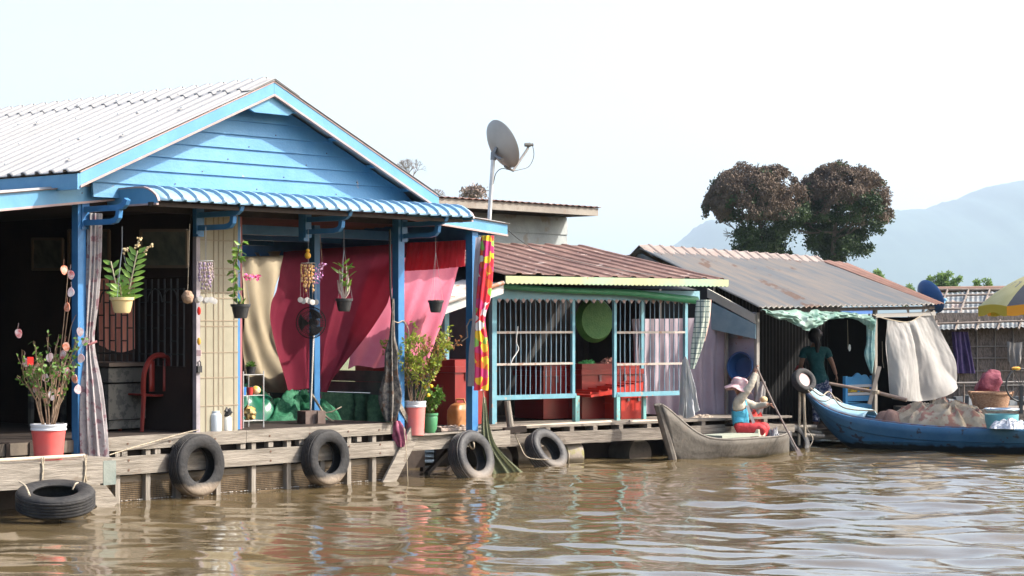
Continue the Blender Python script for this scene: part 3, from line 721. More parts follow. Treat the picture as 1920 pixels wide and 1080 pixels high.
def fan(base,tip,n,l,w,m=lf):
    ax=(tip-base); 
    st.tube([base,tip],.008,5)
    d0=ax.normalized(); side=d0.cross(V((0,1,0))).normalized()
    for i in range(n):
        p=base+ax*(i/n); sg=1 if i%2 else -1
        m.leaf(p,side*sg+d0*(.55+.5*i/n)+V((0,random.uniform(-.2,.2),0)),l*(1-.25*i/n),w,V((0,-1,.5)))
fan(c+V((.05,0,.0)),D(258,470,20.3),17,.16,.052); fan(c+V((-.03,0,0)),D(208,490,20.35),10,.14,.05); fan(c,D(225,535,20.2),7,.14,.05)
for k in range(26): lf.leaf(c+V((random.uniform(-.09,.09),random.uniform(-.08,.08),0)),V((random.uniform(-1,1),random.uniform(-1,1),.5)),.07,.02)
lf.out('leaves',M_orch,t,fix=False); st.out('stems',mat('pale_root',(.38,.34,.22),None,3,.8),t)
for (x0,y0,x1,y1) in((256,466,262,444),(270,474,285,458),(234,474,236,464)):
    b=B()
    for i in range(13):
        f=i/12; b.ball(D(lerp(x0,x1,f)+random.uniform(-4,4),lerp(y0,y1,f)+random.uniform(-3,3),20.3+random.uniform(-.02,.02)),.011,1,1,1,7,5)
    b.tube([D(x0,y0,20.3),D((x0+x1)/2,(y0+y1)/2,20.3),D(x1,y1,20.3)],.004,4)
    b.out('flower_spike',mat('tan_buds',(.45,.33,.14),(.55,.45,.28),20,.7),t)
Mbp=mat('black_pot',(.022,.024,.026),(.05,.05,.05),9,.4)
t,c=hpot('hanging_plant','climbing orchid with magenta bloom in a black hanging pot before the cream gate',451,597,21.7,.10,.15,Mbp,425)
lf=B(); st=B()
pts=[c,D(446,560,21.7),D(440,540,21.7),D(444,520,21.7),D(438,498,21.7),D(446,478,21.7),D(450,462,21.7),D(457,450,21.7)]
st.tube([polyline(pts,i/20) for i in range(21)],.007,5); st.tube([c,D(455,560,21.7),D(447,545,21.7)],.005,5)
for i in range(40):
    p=polyline(pts,random.uniform(.15,.95)); lf.leaf(p,V((random.uniform(-1,1),random.uniform(-.8,.3),random.uniform(-1,.4))),random.uniform(.07,.12),.045)
for i in range(9): lf.leaf(c,V((random.uniform(-1,1),-.2,random.uniform(.4,1))),.12,.02)
lf.out('leaves',M_orch,t,fix=False); st.out('stems',M_tan,t)
b=B()
for i in range(34): 
    p=D(lerp(459,487,random.random()),521+random.uniform(-6,5),21.65+random.uniform(-.03,.03)); b.leaf(p,V((random.uniform(-1,1),-.6,random.uniform(-1,1))),.032,.03)
b.out('magenta_flowers',mat('magenta',(.65,.03,.20),(.75,.15,.35),20,.6,trans=.2),t,fix=False)
t,c=hpot('hanging_plant','sparse orchid with pale grey canes in a small black hanging pot',645,584,23.2,.095,.145,Mbp,430)
lf=B(); st=B()
for dx,dy in((-8,-60),(-2,-70),(4,-66),(8,-48),(-12,-40),(10,-30)):
    e=D(645+dx,565+dy,23.2); st.tube([c,lerp(c,e,.5)+V((.02*(1 if dx>0 else -1),0,0)),e],[.008,.013,.006],6)
    for k in range(3): lf.leaf(lerp(c,e,random.uniform(.6,1)),V((random.uniform(-1,1),-.3,random.uniform(-.3,1))),.14,.03)
lf.out('leaves',M_orch,t,fix=False); st.out('canes',mat('pale_cane',(.42,.33,.28),None,3,.7),t)
t,c=hpot('hanging_plant','empty looking black hanging pot before the rose pink sheet',817,586,24.5,.09,.145,Mbp,435)
lf=B()
for i in range(20): lf.leaf(c+V((random.uniform(-.06,.06),random.uniform(-.05,.05),-.02)),V((random.uniform(-1,1),-.3,1)),.05,.015)
lf.out('sprouts',M_green,t,fix=False)
# wind chimes
def chime(name,label,px,top,ytop,ydisc,Y,n,colm,spread,discs=True):
    t=thing(name,label,'wind chime',D(px,ydisc,Y),'shell wind chimes under the awning')
    b=B(); b.tube([D(px,top,Y),D(px,ytop,Y)],.0025,4); c=D(px,ytop,Y)
    b.lathe(c,[(spread,0),(spread+.006,.003),(spread,.008),(spread-.006,.003)],20,caps=False,closed=True); b.out('hoop',M_metal,t)
    th=B()
    for k in range(n):
        sh=B(); a=k*2*math.pi/n; r=spread*(1 if k%2 else .6); p=c+V((math.cos(a)*r,math.sin(a)*r*.7,0)); l=random.uniform(.6,1)
        q=V((p.x,p.y,lerp(c.z,D(px,ydisc-12,Y).z,l))); th.tube([p,q],.0015,3)
        for j in range(7): sh.ball(lerp(p,q,(j+.7)/7.5)+V((random.uniform(-.01,.01),0,0)),.013,.9,.5,1.25,7,5)
        sh.out('shell_string',colm,t)
    th.out('threads',M_tan,t)
    if discs:
        b=B()
        for k in range(6):
            x=px+lerp(-15,15,k/5)+random.uniform(-1.5,1.5); p=D(x,ydisc+random.uniform(-3,2),Y+random.uniform(-.06,.06)); b.lathe(p,[(.004,-.003),(.031,-.001),(.031,.001),(.004,.003)],16,axis=V((random.uniform(-.5,.5),-1,.1)))
            b.tube([p,V((p.x,p.y,D(px,ytop,Y).z))],.001,3)
        b.out('pearl_discs',mat('capiz',(.60,.57,.52),(.70,.68,.64),20,.3,trans=.3),t)
    return t
chime('wind_chime','shell wind chime with small lilac and cream shells before the cream gate',386,425,490,563,21.3,11,mat('lilac_shell',(.42,.33,.26),(.30,.22,.38),14,.5),.075)
t=chime('wind_chime','wind chime of amber shells with white discs hung before the maroon cloth',578,430,494,565,22.9,9,mat('amber_shell',(.55,.28,.06),(.62,.42,.22),14,.5),.075)
b=B(); b.ball(D(577,479,22.9),.036,1,.9,1.05); b.ball(D(577,470,22.9),.022); b.out('yellow_duck',mat('duck_yellow',(.70,.42,.03),(.6,.25,.04),20,.5),t)
b=B()
for i in range(70):
    f=random.random(); p=D(lerp(606,590,f)+random.uniform(-7,7),lerp(494,533,f)+random.uniform(-3,3),22.8+random.uniform(-.04,.04)); b.leaf(p,V((random.uniform(-1,1),-.6,random.uniform(-1,1))),.03,.024)
bp_=thing('hanging_orchid','spray of violet orchid blooms hanging beside the amber shell chime','hanging flowers',D(597,535,22.8))
b.out('blooms',mat('violet_bloom',(.42,.05,.36),(.75,.6,.7),30,.6,trans=.2),bp_,fix=False)
b=B(); b.tube([D(600,440,22.8),D(604,490,22.8),D(592,535,22.8)],.002,4); b.out('stem',M_tan,bp_)
t=thing('hanging_gourd','round brown woven ball hanging at the dark edge of the gate','hanging ball',D(352,570,21.2))
b=B(); b.ball(D(352,557,21.2),.062,1,1,1.1,16,12,0,.15); b.out('ball',mat('brown_husk',(.24,.15,.10),(.36,.26,.18),12,.9,bump=.6,bscale=40),t)
b=B(); b.tube([D(352,545,21.2),D(356,420,21.2)],.003,4); b.out('string',M_rope,t)
t=thing('paper_charm','small red and white paper charm stuck on the gate jamb','charm',D(372,608,21.45)); 
b=B(); b.ball(D(373,583,21.4),.022,.9,.3,2); b.out('red_tag',mat('bright_red',(.75,.03,.02),None),t)
b=B(); b.ball(D(373,640,21.4),.02,1,.5,2); b.out('yellow_tag',mat('duck_yellow',(.7,.42,.03),None),t)
b=B(); b.box(D(373,662,21.4),.045,.02,.06); b.out('pink_tag',mat('pale_pink',(.6,.4,.4),None,3,.7),t)

# ================================================================ veranda objects
def jug(label,px,v,r,h,m,cap=None):
    p=F1.at(px,800,v); p.z=.674; t=thing('plastic_jug',label,'jug',p,'white plastic jugs on the veranda edge')
    b=B(); b.lathe(p,[(r*.96,0),(r,.01),(r,h*.78),(r*.93,h*.86),(r*.62,h*.92),(r*.62,h),(r*.55,h),(r*.5,h*.9)],24); b.out('body',m,t)
    b=B()
    if cap=='bag':
        b.ball(p+V((0,0,h+.035)),.055,1,1,.9,16,12,0,.5); b.out('black_bag',M_black,t)
    else: b.lathe(p,[(r*.7,h*.93),(r*.7,h*1.02),(0,h*1.02)],20); b.out('cap',m,t)
    return t
jug('tall bluish white plastic jug, left one beside the cream gate foot',404,-.0,.064,.215,mat('jug_white',(.55,.62,.68),(.62,.68,.72),3,.35,trans=.2))
jug('short white plastic jug stuffed with a black bag',425,.02,.054,.165,mat('jug_white2',(.56,.56,.52),(.62,.62,.58),3,.4),'bag')
# shelf rack
p0=F1.at(458,804,.35); t=thing('wire_rack','thin chrome wire rack with three shelves beside the plum door edge','rack',p0)
ua=F1.u(456,.3); ub=ua+.30
b=B()
for u in(ua,ub):
    for v in(.3,.55): b.tube([W(u,v,.67),W(u,v,1.30)],.008,8)
rk=b.out('uprights',M_metal,t)
for z in(.75,1.03,1.26):
    b=B()
    for v in(.3,.36,.42,.48,.55): b.tube([W(ua,v,z),W(ub,v,z)],.004,5)
    for u in(ua,ub): b.tube([W(u,.3,z),W(u,.55,z)],.005,5)
    b.out('shelf',M_metal,t)
def item(name,label,cat,mk,m): 
    b=B(); mk(b); return b.out(name,m,label=label,cat=cat)
item('mug','blue plastic mug on the middle shelf of the wire rack','mug',lambda b:b.lathe(W(ua+.03,.34,1.035),[(.033,0),(.04,.09),(.036,.09),(.03,.01)],16),mat('mug_blue',(.03,.16,.45),None,3,.4))
item('mug','dark red plastic mug on the middle shelf of the wire rack','mug',lambda b:b.lathe(W(ua+.13,.34,1.035),[(.033,0),(.038,.085),(.034,.085),(.03,.01)],16),mat('mug_red',(.40,.03,.03),None,3,.4))
item('tin','yellow tin bowl on the middle shelf at the right end','bowl',lambda b:b.ball(W(ua+.24,.36,1.085),.055,1,1,.9),mat('tin_yellow',(.68,.38,.03),(.7,.6,.4),12,.4))
item('bag','clear bag with yellow things on the lowest shelf of the rack','bag',lambda b:b.ball(W(ua+.20,.42,.83),.07,1,1,1.1,14,10,0,.6),mat('bag_yellow',(.45,.38,.2),(.55,.3,.04),15,.5))
t=thing('small_plant','tiny dark plant in a black pot on the top shelf of the rack','potted plant',W(ua+.2,.4,1.265))
b=B(); b.lathe(W(ua+.2,.4,1.266),[(.045,0),(.06,.08),(.055,.08)],16); b.out('pot',Mbp,t); b=B()
for i in range(40): b.leaf(W(ua+.2,.4,1.35),V((random.uniform(-1,1),random.uniform(-1,1),random.uniform(0,1.4))),.07,.02)
b.out('leaves',M_green,t,fix=False)
# pedestal fan seen from behind
c=D(583,605,23.9); t=thing('pedestal_fan','black pedestal fan with round wire cage on a steel pole','fan',D(583,795,24.2))
b=B(); ax=V((-.25,-1,0)).normalized(); fx=ax.cross(V((0,0,1))).normalized()
for i in range(36):
    a=i*2*math.pi/36; dr=fx*math.cos(a)+V((0,0,1))*math.sin(a)
    b.tube([c+ax*.07+dr*.03,c+ax*.05+dr*.13,c+dr*.18,c-ax*.05+dr*.13,c-ax*.07+dr*.03],.002,4)
for rr,dx in((.18,0),(.13,.05),(.08,.062)): 
    for sg in(1,-1): b.tube([c+ax*dx*sg+(fx*math.cos(i*math.pi/16)+V((0,0,1))*math.sin(i*math.pi/16))*rr for i in range(33)],.003 if dx else .006,5)
b.out('cage',M_black,t)
b=B()
for k in range(3):
    a=k*2.09; 
    def fb(s,q):
        aa=a+(s-.5)*1.3*(.5+q*.6); dr=fx*math.cos(aa)+V((0,0,1))*math.sin(aa); return c+dr*(.03+.125*q)+ax*(s-.5)*.04
    b.grid(fb,5,5)
b.out('blades',M_black,t,fix=False,solid=.003); b=B(); b.lathe(c-ax*.06,[(.0,-.12),(.04,-.11),(.055,-.02),(.05,0)],16,axis=ax); b.out('motor',M_black,t)
b=B(); b.tube([c-ax*.1-V((0,0,.03)),V((c.x,c.y+.02,1.0)),V((c.x-.01,c.y+.05,.82))],.013,10); b.out('pole',mat('chrome',(.6,.6,.6),None,3,.25,metal=.9),t)
b=B(); b.box(V((c.x-.0,c.y+.05,.745)),.26,.2,.15,.6); b.box(V((c.x+.1,c.y-.05,.75)),.05,.03,.14,.6); b.out('base_box',mat('dusty_brown',(.10,.06,.05),(.16,.12,.10),6,.8),t)
# green tarp and nets
def heap(name,label,cat,c,sx,sy,h,m,rz=0,seed=0,res=46,rough=.35,group=None,parent=None,flat=.5,fs=3.2,fold=0,peaks=((-.3,.1),(.25,-.1),(.6,.2))):
    b=B(); mt=Matrix.Rotation(rz,3,'Z'); c=V(c)
    def f(s,t):
        x=s*2-1;y=t*2-1; r=min(1,math.sqrt(x*x+y*y)) if 1 else 0
        k=max(0,1-r**2.2)**flat
        q=V((x*1.3*fs,y*1.3*fs,seed)); rid=abs(nz(q,.7))*1.0+abs(nz(q+V((9,0,0)),1.6))*.6
        z=h*k*(1-rough+rough*2*rid+.35*rough*nz(q,3.5))
        if fold:
            pk=min(peaks,key=lambda a:(x-a[0])**2+(y-a[1])**2); an=math.atan2(y-pk[1],x-pk[0]); dd=math.hypot(x-pk[0],y-pk[1]); z+=fold*k*(1-2*abs(math.sin(an*5.5+2*nz(q,1.2))))*min(1,dd*4)+fold*2.2*k*math.exp(-dd*6)
        e=1+.18*nz((math.atan2(y,x)*1.3,seed,0))
        d=r if r>0 else 1; sc_=max(abs(x),abs(y))/math.sqrt(x*x+y*y) if (x or y) else 1
        return c+mt@V((x*sx*sc_*e+.03*nz(q,2),y*sy*sc_*e+.03*nz(q+V((3,3,3)),2),z))
    b.grid(f,res,res); return b.out(name,m,parent=parent,label=None if parent else label,cat=None if parent else cat,group=group,ang=70)
heap('tarpaulin','dark glossy green tarpaulin heaped on the floor beneath the cream cloth','tarpaulin',W(3.75,1.9,.672),.62,.5,.42,mat('green_tarp',(.010,.095,.06),(.02,.17,.09),3,.25,spec=.7),A1,3,rough=.25,fs=1.5,fold=.035)
heap('fishing_net','light green fishing net heap on the veranda floor left of the leafy plant','fishing net',W(4.45,1.55,.62),.75,.5,.36,mat('green_net',(.012,.13,.06),(.05,.26,.13),26,.7,trans=.3),A1+.3,8,rough=.3,fs=2.0,flat=.8,fold=.04)
b=cloth([F1.at(600,735,2.2),F1.at(660,737,2.1),F1.at(725,742,1.6)],[F1.at(600,790,2.2),F1.at(660,792,2.0),F1.at(735,795,1.5)],F1.U,5,.05)
b.out('net_curtain',mat('dark_green_net',(.03,.10,.06),(.06,.16,.09),20,.8,trans=.4),label='dull green netting hung low behind the light green net heap',cat='netting')
b=B(); pts=[F1.at(585,740,.9),F1.at(604,770,.9),F1.at(612,782,.8),F1.at(632,795,.7)]; b.tube([polyline(pts,i/12) for i in range(13)],.016,6)
b.tube([F1.at(605,775,.85),F1.at(622,772,.8),F1.at(640,763,.8)],.008,5)
b.out('thick_rope',M_rope,label='thick tan rope tied under the maroon cloth and trailing to the deck',cat='rope')
# black bundle hanging near post 745
b=tubecloth([D(737,560,24.1),D(735,628,24.1),D(734,660,24.1),D(733,700,24.1),D(732,745,24.1),D(733,790,24.1)],[.02,.05,.12,.13,.21,.10],.07,7,5,60,50,.35)
b.out('hanging_bundle',mat('bundle_dark',(.03,.03,.035),(.22,.20,.17),18,.8,c3=(.10,.06,.04),s3=10,t3=.55),label='mottled black and brown plastic bundle hanging left of the blue post',cat='bundle')
b=B(); b.tube([D(731,430,24.1),D(732,540,24.1),D(737,600,24.1)],.014,6); b.out('dark_cord',M_black,bpy.data.objects['hanging_bundle'])
b=tubecloth([F1.at(744,789,-.08),F1.at(746,800,-.1),F1.at(749,820,-.11),F1.at(752,838,-.11)],[.07,.12,.13,.06],.03,5,4,48,30,.3)
b.out('rag',mat('rag_maroon',(.12,.02,.05),(.35,.10,.16),9,.8),label='crumpled maroon rag slung over the deck edge at the blue post',cat='rag')
# chair and desk in the room
cw=W; uc=.85+.0; p=F1.at(272,812,.75); u0=F1.u(272,.75)
M_ch=mat('chair_red',(.20,.02,.015),(.16,.018,.014),3,.4)
t=thing('plastic_chair','red plastic chair standing in the dark room before the desk','chair',W(u0,.75,.672))
b=B(); b.grid(lambda s,q:W(u0-.19+.38*s,.55+.4*q,1.06+.01*math.cos(s*6)),6,6); b.out('seat',M_ch,t,solid=.02,fix=False)
for du in(-.18,.18):
    for dv in(.56,.93):
        b=B(); b.tube([W(u0+du*1.1,dv,.672),W(u0+du*.95,dv,1.06)],[.022,.028],6); b.out('leg',M_ch,t)
b=B()
pts=[W(u0-.18,.56,1.06),W(u0-.19,.53,1.3),W(u0-.12,.51,1.45),W(u0,.505,1.49),W(u0+.12,.51,1.45),W(u0+.19,.53,1.3),W(u0+.18,.56,1.06)]
b.tube([polyline(pts,i/24) for i in range(25)],.024,6)
b.grid(lambda s,q:W(u0-.13+.07*s,.52,1.1+.33*q),2,4); b.grid(lambda s,q:W(u0+.06+.07*s,.52,1.1+.33*q),2,4)
b.out('backrest',M_ch,t,fix=False,solid=.012)
u0=F1.u(350,1.2); t=thing('desk','pale desk with drawers printed with dull patterns behind the red chair','desk',W(u0-.5,1.4,.672))
M_dk=mat('desk_laminate',(.12,.115,.10),(.06,.06,.055),12,.5,lo=.5,hi=.56)
ux=uw-.05
b=B(); b.fbox(F1,ux-.55,ux,.75,2.3,1.37,1.41); b.out('top',mat('desk_top',(.12,.09,.07),None,3,.4),t)
for k,(za,zb) in enumerate(((1.20,1.35),(.80,1.18))):
    b=B(); b.fbox(F1,ux-.52,ux-.02,.8,1.3,za,zb); b.out('drawer',M_dk,t)
b=B(); b.fbox(F1,ux-.50,ux-.04,.82,1.28,.70,.79); b.out('plinth',M_dk,t)
for a in(.5,.06): b=B(); b.fbox(F1,ux-a,ux-a+.04,2.2,2.26,.672,1.37); b.out('leg',M_dk,t)

# ================================================================ right side walkway objects
p=F1.at(862,796,.35); p.z=.52
t=thing('jerrycan','big amber plastic jerrycan standing on the low deck left of the corner post','jerrycan',p)
b=B()
prof=[(.0,.135,.09),(.02,.15,.105),(.15,.155,.11),(.24,.15,.105),(.30,.11,.08),(.325,.05,.05)]
def jc(s,q):
    x=q*(len(prof)-1); i=min(int(x),len(prof)-2); f=x-i; z=lerp(prof[i][0],prof[i+1][0],f); a_=lerp(prof[i][1],prof[i+1][1],f); b_=lerp(prof[i][2],prof[i+1][2],f)
    an=s*2*math.pi; cx=math.copysign(abs(math.cos(an))**.45,math.cos(an)); sy=math.copysign(abs(math.sin(an))**.45,math.sin(an))
    return p+Matrix.Rotation(A1,3,'Z')@V((cx*a_,sy*b_,z))
b.grid(jc,32,20); b.out('body',mat('amber_plastic',(.42,.16,.05),(.50,.24,.10),4,.35,trans=.25),t)
b=B(); b.tube([p+V((-.05,0,.31)),p+V((-.04,0,.37)),p+V((.05,0,.37)),p+V((.07,0,.31))],.014,6); b.out('handle',MATS['amber_plastic'],t)
b=B(); b.fbox(F1,F1.u(822,.2),F1.u(880,.2),.15,.45,.52,.56)
for k in range(40): b.ball(W(random.uniform(F1.u(822,.2),F1.u(876,.2)),random.uniform(.15,.3),.57),random.uniform(.012,.028),1,1,.6,7,5)
b.out('scrap_tray',mat('scrap',(.20,.14,.11),(.45,.38,.32),25,.9),label='wooden ledge strewn with shells and scraps below the amber jerrycan',cat='tray')
def cooler(label,F,u0,u1,v0,v1,z0,z1,m,lidopen=False,group='red cool boxes'):
    t=thing('cool_box',label,'cool box',F.w((u0+u1)/2,(v0+v1)/2,z0),group); e=.025
    b=B(); b.fbox(F,u0+e,u1-e,v0+e,v1-e,z0,z0+(z1-z0)*.80); b.out('body',m,t)
    b=B(); h=(z1-z0); b.fbox(F,u0,u1,v0,v1,z0+h*.805,z0+h*.90); b.fbox(F,u0+e*2,u1-e*2,v0+e*2,v1-e*2,z0+h*.90,z1); b.out('lid',m,t)
    b=B(); b.fbox(F,u0+.0,u0+.02,(v0+v1)/2-.09,(v0+v1)/2+.09,z0+h*.55,z0+h*.60); b.out('side_handle',m,t)
    for q in(.3,.7): b=B(); b.fbox(F,lerp(u0,u1,q)-.02,lerp(u0,u1,q)+.02,v0+.005,v0+.02,z0+h*.68,z0+h*.8); b.out('latch',mat('latch_grey',(.16,.10,.10),None,3,.5),t)
    return t
M_red_shaded=mat('box_red_shaded',(.22,.012,.009),(.18,.012,.010),3,.35,spec=.5)  # darker copy of the crate red; shade is put into the colour
cooler('red cool box between the blue posts behind the amber jerrycan',F1,F1.u(832,1.2),F1.u(832,1.2)+.75,1.0,1.6,.52,1.36,M_red_shaded)
cooler('small red cool box glimpsed below the rose sheet in the back',F1,F1.u(700,2.9),F1.u(700,2.9)+.45,2.9,3.3,.9,1.45,M_red_shaded)

# ================================================================ TYRES
def tyre(label,c,r,wd,axis,m,group='old tyres used as fenders',ropes=(),dark=True):
    c=V(c); b=B(); hw=wd/2; ri=r*.56
    prof=[(ri,-hw*.72),(ri+.012,-hw*.86),(r*.74,-hw*1.0),(r*.86,-hw*.98),(r*.93,-hw*.90),(r*.965,-hw*.78)]
    n=5
    for k in range(n):      # ribbed tread
        a=lerp(-hw*.72,hw*.72,k/n); d=lerp(-hw*.72,hw*.72,(k+1)/n)
        prof+=[(r,a+.004),(r,d-.012),(r*.972,d-.008),(r*.972,d-.002)]
    prof+=[(r*.965,hw*.78),(r*.93,hw*.90),(r*.86,hw*.98),(r*.74,hw),(ri+.012,hw*.86),(ri,hw*.72),(ri+.01,hw*.55),(r*.72,hw*.75),(r*.9,hw*.6),(r*.92,0),(r*.9,-hw*.6),(r*.72,-hw*.75),(ri+.01,-hw*.55)]
    b.lathe(c,prof,64,axis=axis,closed=True)
    return b.out('tyre',m,label=label,cat='tyre',group=group,base=c,ang=40)
fa=-F1.W
tyre('big muddy tyre hanging on the planks below the cream gate',F1.at(369,872,-.19),.33,.19,fa+V((0,0,.02)),M_tyremud)
tyre('muddy tyre hanging on the planks below the pedestal fan',F1.at(610,858,-.19),.315,.19,fa+V((0,0,.04)),M_tyremud)
t1=tyre('black tyre floating almost flat under the bamboo rail at far left',D(104,936,19.25),.365,.20,V((.04,-.22,1)).normalized(),M_tyre)
tyre('worn pale tyre with a rope round its top, beside the green hanging net',D(884,858,24.85),.325,.22,(fa+V((.05,0,.30))).normalized(),M_tyremud2)
tyre('grey tyre leaning half sunk under the second house deck left of the pontoon',D(1024,846,26.6),.30,.22,(fa+V((0,0,.6))).normalized(),M_tyremud2)
tyre('small dark tyre at the waterline between the canoe and the blue boat bow',D(1490,829,29.9),.26,.2,(fa+V((0,0,.45))).normalized(),M_tyremud2)
def rope(label,pts,r=.01,m=M_rope,group=None,n=24):
    b=B(); pts=[V(p) for p in pts]; b.tube([polyline(pts,i/n) for i in range(n+1)],r,6); return b.out('rope',m,label=label,cat='rope',group=group)
rope('thin rope from the planks up to the tyre below the gate',[F1.at(205,853,-.12),F1.at(270,833,-.11),F1.at(345,812,-.12),F1.at(372,806,-.15)],.006)
rope('rope looped twice over the worn tyre beside the green net',[D(878,812,25.0),D(885,822,24.9),D(889,836,24.85),D(886,842,24.95),D(880,834,24.88),D(876,816,24.95)],.011)
rope('rope lashing the near rim of the floating tyre',[D(36,903,19.0),D(48,912,18.95),D(56,930,18.88)],.009)
rope('rope lashing the far rim of the floating tyre',[D(146,905,19.35),D(141,908,19.3),D(136,918,19.28)],.008)
rope('thin line dropping from the blue post into the water by the diagonal board',[D(757,800,24.0),D(762,850,23.9),D(765,912,23.9)],.005)
rope('rope hanging from the mooring stake round the grey tyre',[D(962,806,26.3),D(975,835,26.3),D(990,858,26.2),D(1030,862,26.2)],.007)
# foam along the waterline
b=B()
for k in range(230):
    u=random.uniform(.1,4.5)
    b.ball(W(u,random.uniform(-.01,.03),.012),random.uniform(.004,.011),1,1,.6,6,4)
b.out('foam',mat('foam',(.45,.44,.42),None,3,.3),kind='stuff',label='specks of pale foam and debris along the waterline of the blue house',cat='foam')
# green fishing net hanging at the corner
b=B()
def netf(s,q):
    top=D(lerp(905,911,s),745,25.5); mid=D(lerp(903,928,s),830,25.08); bot=D(lerp(918,986,s),890,25.05+.2*s)
    p=polyline([top,mid,bot],q); return p+V((0,1,0))*.04*math.sin(s*16+q*3)*q
b.grid(netf,50,40); b.out('hanging_net',mat('olive_net',(.09,.10,.055),(.15,.16,.09),60,.9,trans=.3),label='olive green fishing net hanging from the corner post into the water',cat='fishing net')
rope('pale cord holding up the olive net below the dotted curtain',[D(905,733,25.0),D(907,742,25.0),D(908,756,25.0)],.007)

# ================================================================ satellite dish
def dish(name,label,c,r,axis,m,cat='satellite dish',depth=.16):
    axis=V(axis).normalized(); t=thing(name,label,cat,c-V((0,0,0)),None)
    b=B(); prof=[(r*i/10,depth*r*(i/10)**2*2.2) for i in range(11)]
    prof=[(max(.001,x),z) for x,z in prof]; prof+= [(r*1.015,prof[-1][1]+.004),(r,prof[-1][1]-.012)]+[(x,z-.012) for x,z in prof[9::-1]]
    b.lathe(c,prof,48,axis=axis,caps=False); b.out('reflector',m,t,ang=60); return t,axis
c=D(930,276,27.0); M_dish=mat('dish_beige',(.28,.265,.235),(.32,.305,.275),3,.5)
t,ax=dish('satellite_dish','large beige satellite dish on a tall steel pole above the corner eave',c,.33,V((.80,.50,.42)),M_dish)
hub=c-ax*.05+V((-.03,0,-.08))
b=B(); b.tube([D(917,420,27.0),D(921,350,27.0),D(925,292,27.0)],.028,12); b.out('pole',M_metal,t)
b=B(); b.tube([D(925,300,27.0),D(926,285,27.0)],.04,10); b.beam(D(926,290,27.0),D(941,298,26.9),.05,.03); b.beam(D(925,290,27),D(932,276,26.97),.05,.04); b.out('mount',mat('mount_grey',(.16,.17,.18),None,3,.5,metal=.5),t)
M_arm=mat('arm_grey',(.10,.095,.085),(.14,.13,.12),6,.6)
b=B(); lo=D(962,320,27.2); tip=D(990,278,27.7); b.tube([D(947,312,27.0),lo,tip],.018,8); b.out('feed_arm',M_arm,t)
b=B(); b.tube([tip+V((-.045,-.02,.045)),tip+V((.03,.0,.045))],[.026,.032],10); b.tube([tip+V((.03,0,.045)),tip+V((.07,.01,.05))],.02,8); b.tube([tip,tip+V((0,0,.04))],.015,8); b.out('receiver',mat('lnb',(.13,.125,.11),None,3,.5),t)
b=B(); pts=[tip+V((.06,0,.04)),D(1001,292,27.7),D(992,312,27.6),D(975,318,27.4),lo,D(942,316,27.0),D(930,325,27.0),D(925,345,27.0)]; b.tube([polyline(pts,i/30) for i in range(31)],.006,5); b.out('cable',mat('cable_grey',(.10,.10,.10),None,3,.8),t)

# ================================================================ HOUSE 2
W2=F2.w
M_rust=mat('rust_tin',(.10,.047,.034),(.175,.095,.070),2.0,.75,bump=.3,bscale=30,stretch=(1,1,1),c3=(.33,.24,.20),s3=5,t3=.63)
M_teal=mat('teal_paint',(.11,.27,.33),(.16,.34,.40),5,.55,c3=(.35,.27,.2),s3=16,t3=.64)
M_tealg=mat('teal_green_paint',(.14,.33,.32),(.20,.42,.40),5,.6,c3=(.30,.22,.15),s3=16,t3=.62)
h2=thing('shop_house','low floating house with rusty tin roof and barred teal shopfront','house',W2(2,1,0))
zf=2.435
b=corr(W2(.12,-.12,zf+.02),W2(4.02,-.12,zf+.0),W2(4.00,2.95,2.99),W2(.12,2.95,3.0),12,.02,'trap',rows=6,sag=.02); b.out('roof',M_rust,h2,solid=.004)
b=B(); b.fbox(F2,.10,4.05,2.93,3.0,2.9,3.0); b.out('ridge_board',M_wood2,h2)
# cream/green scalloped fascia
def scallop(F,u0,u1,v,z0,z1,n,m,d=.025,name='scalloped_fascia',par=h2,drop=0,tip=None):
    b=B(); poly=[F.w(u0,v,z1),]
    pts=[]
    for i in range(n+1):
        u=lerp(u0,u1,i/n); dz=drop*i/n; pts.append((u,z0+d+dz))
        if i<n: pts.append((lerp(u0,u1,(i+.5)/n),z0+dz))
    for i in range(len(pts)-1):
        (ua_,za_),(ub_,zb_)=pts[i],pts[i+1]
        zt0=z1+drop*(ua_-u0)/(u1-u0); zt1=z1+drop*(ub_-u0)/(u1-u0)
        b.hexa([F.w(ua_,v,za_),F.w(ub_,v,zb_),F.w(ub_,v+.02,zb_),F.w(ua_,v+.02,za_),F.w(ua_,v,zt0),F.w(ub_,v,zt1),F.w(ub_,v+.02,zt1),F.w(ua_,v+.02,zt0)])
    return b.out(name,m,par,smooth=False)
M_yf=mat('cream_green_fascia',(.36,.38,.21),(.28,.42,.28),1.2,.6,lo=.40,hi=.6,c3=(.35,.22,.08),s3=5,t3=.66)
scallop(F2,.13,4.05,-.15,2.33,2.437,52,M_yf,.018)
M_sc=mat('pale_blue_fascia',(.18,.36,.44),(.23,.41,.49),3,.6)
scallop(F2,F2.u(928,.32),F2.u(1312,.32),.32,2.10,2.28,27,M_sc,.055,drop=.0)
b=B()
n=27; ua_,ub_=F2.u(928,.32),F2.u(1312,.32)
for i in range(n):
    u=lerp(ua_,ub_,(i+.5)/n); b.prism([W2(u,.312,2.095),W2(u+.035,.312,2.135),W2(u,.312,2.155),W2(u-.035,.312,2.135)],F2.W*.008)
b.out('scallop_tips',mat('dusty_pink',(.42,.30,.28),None,3,.7),h2)
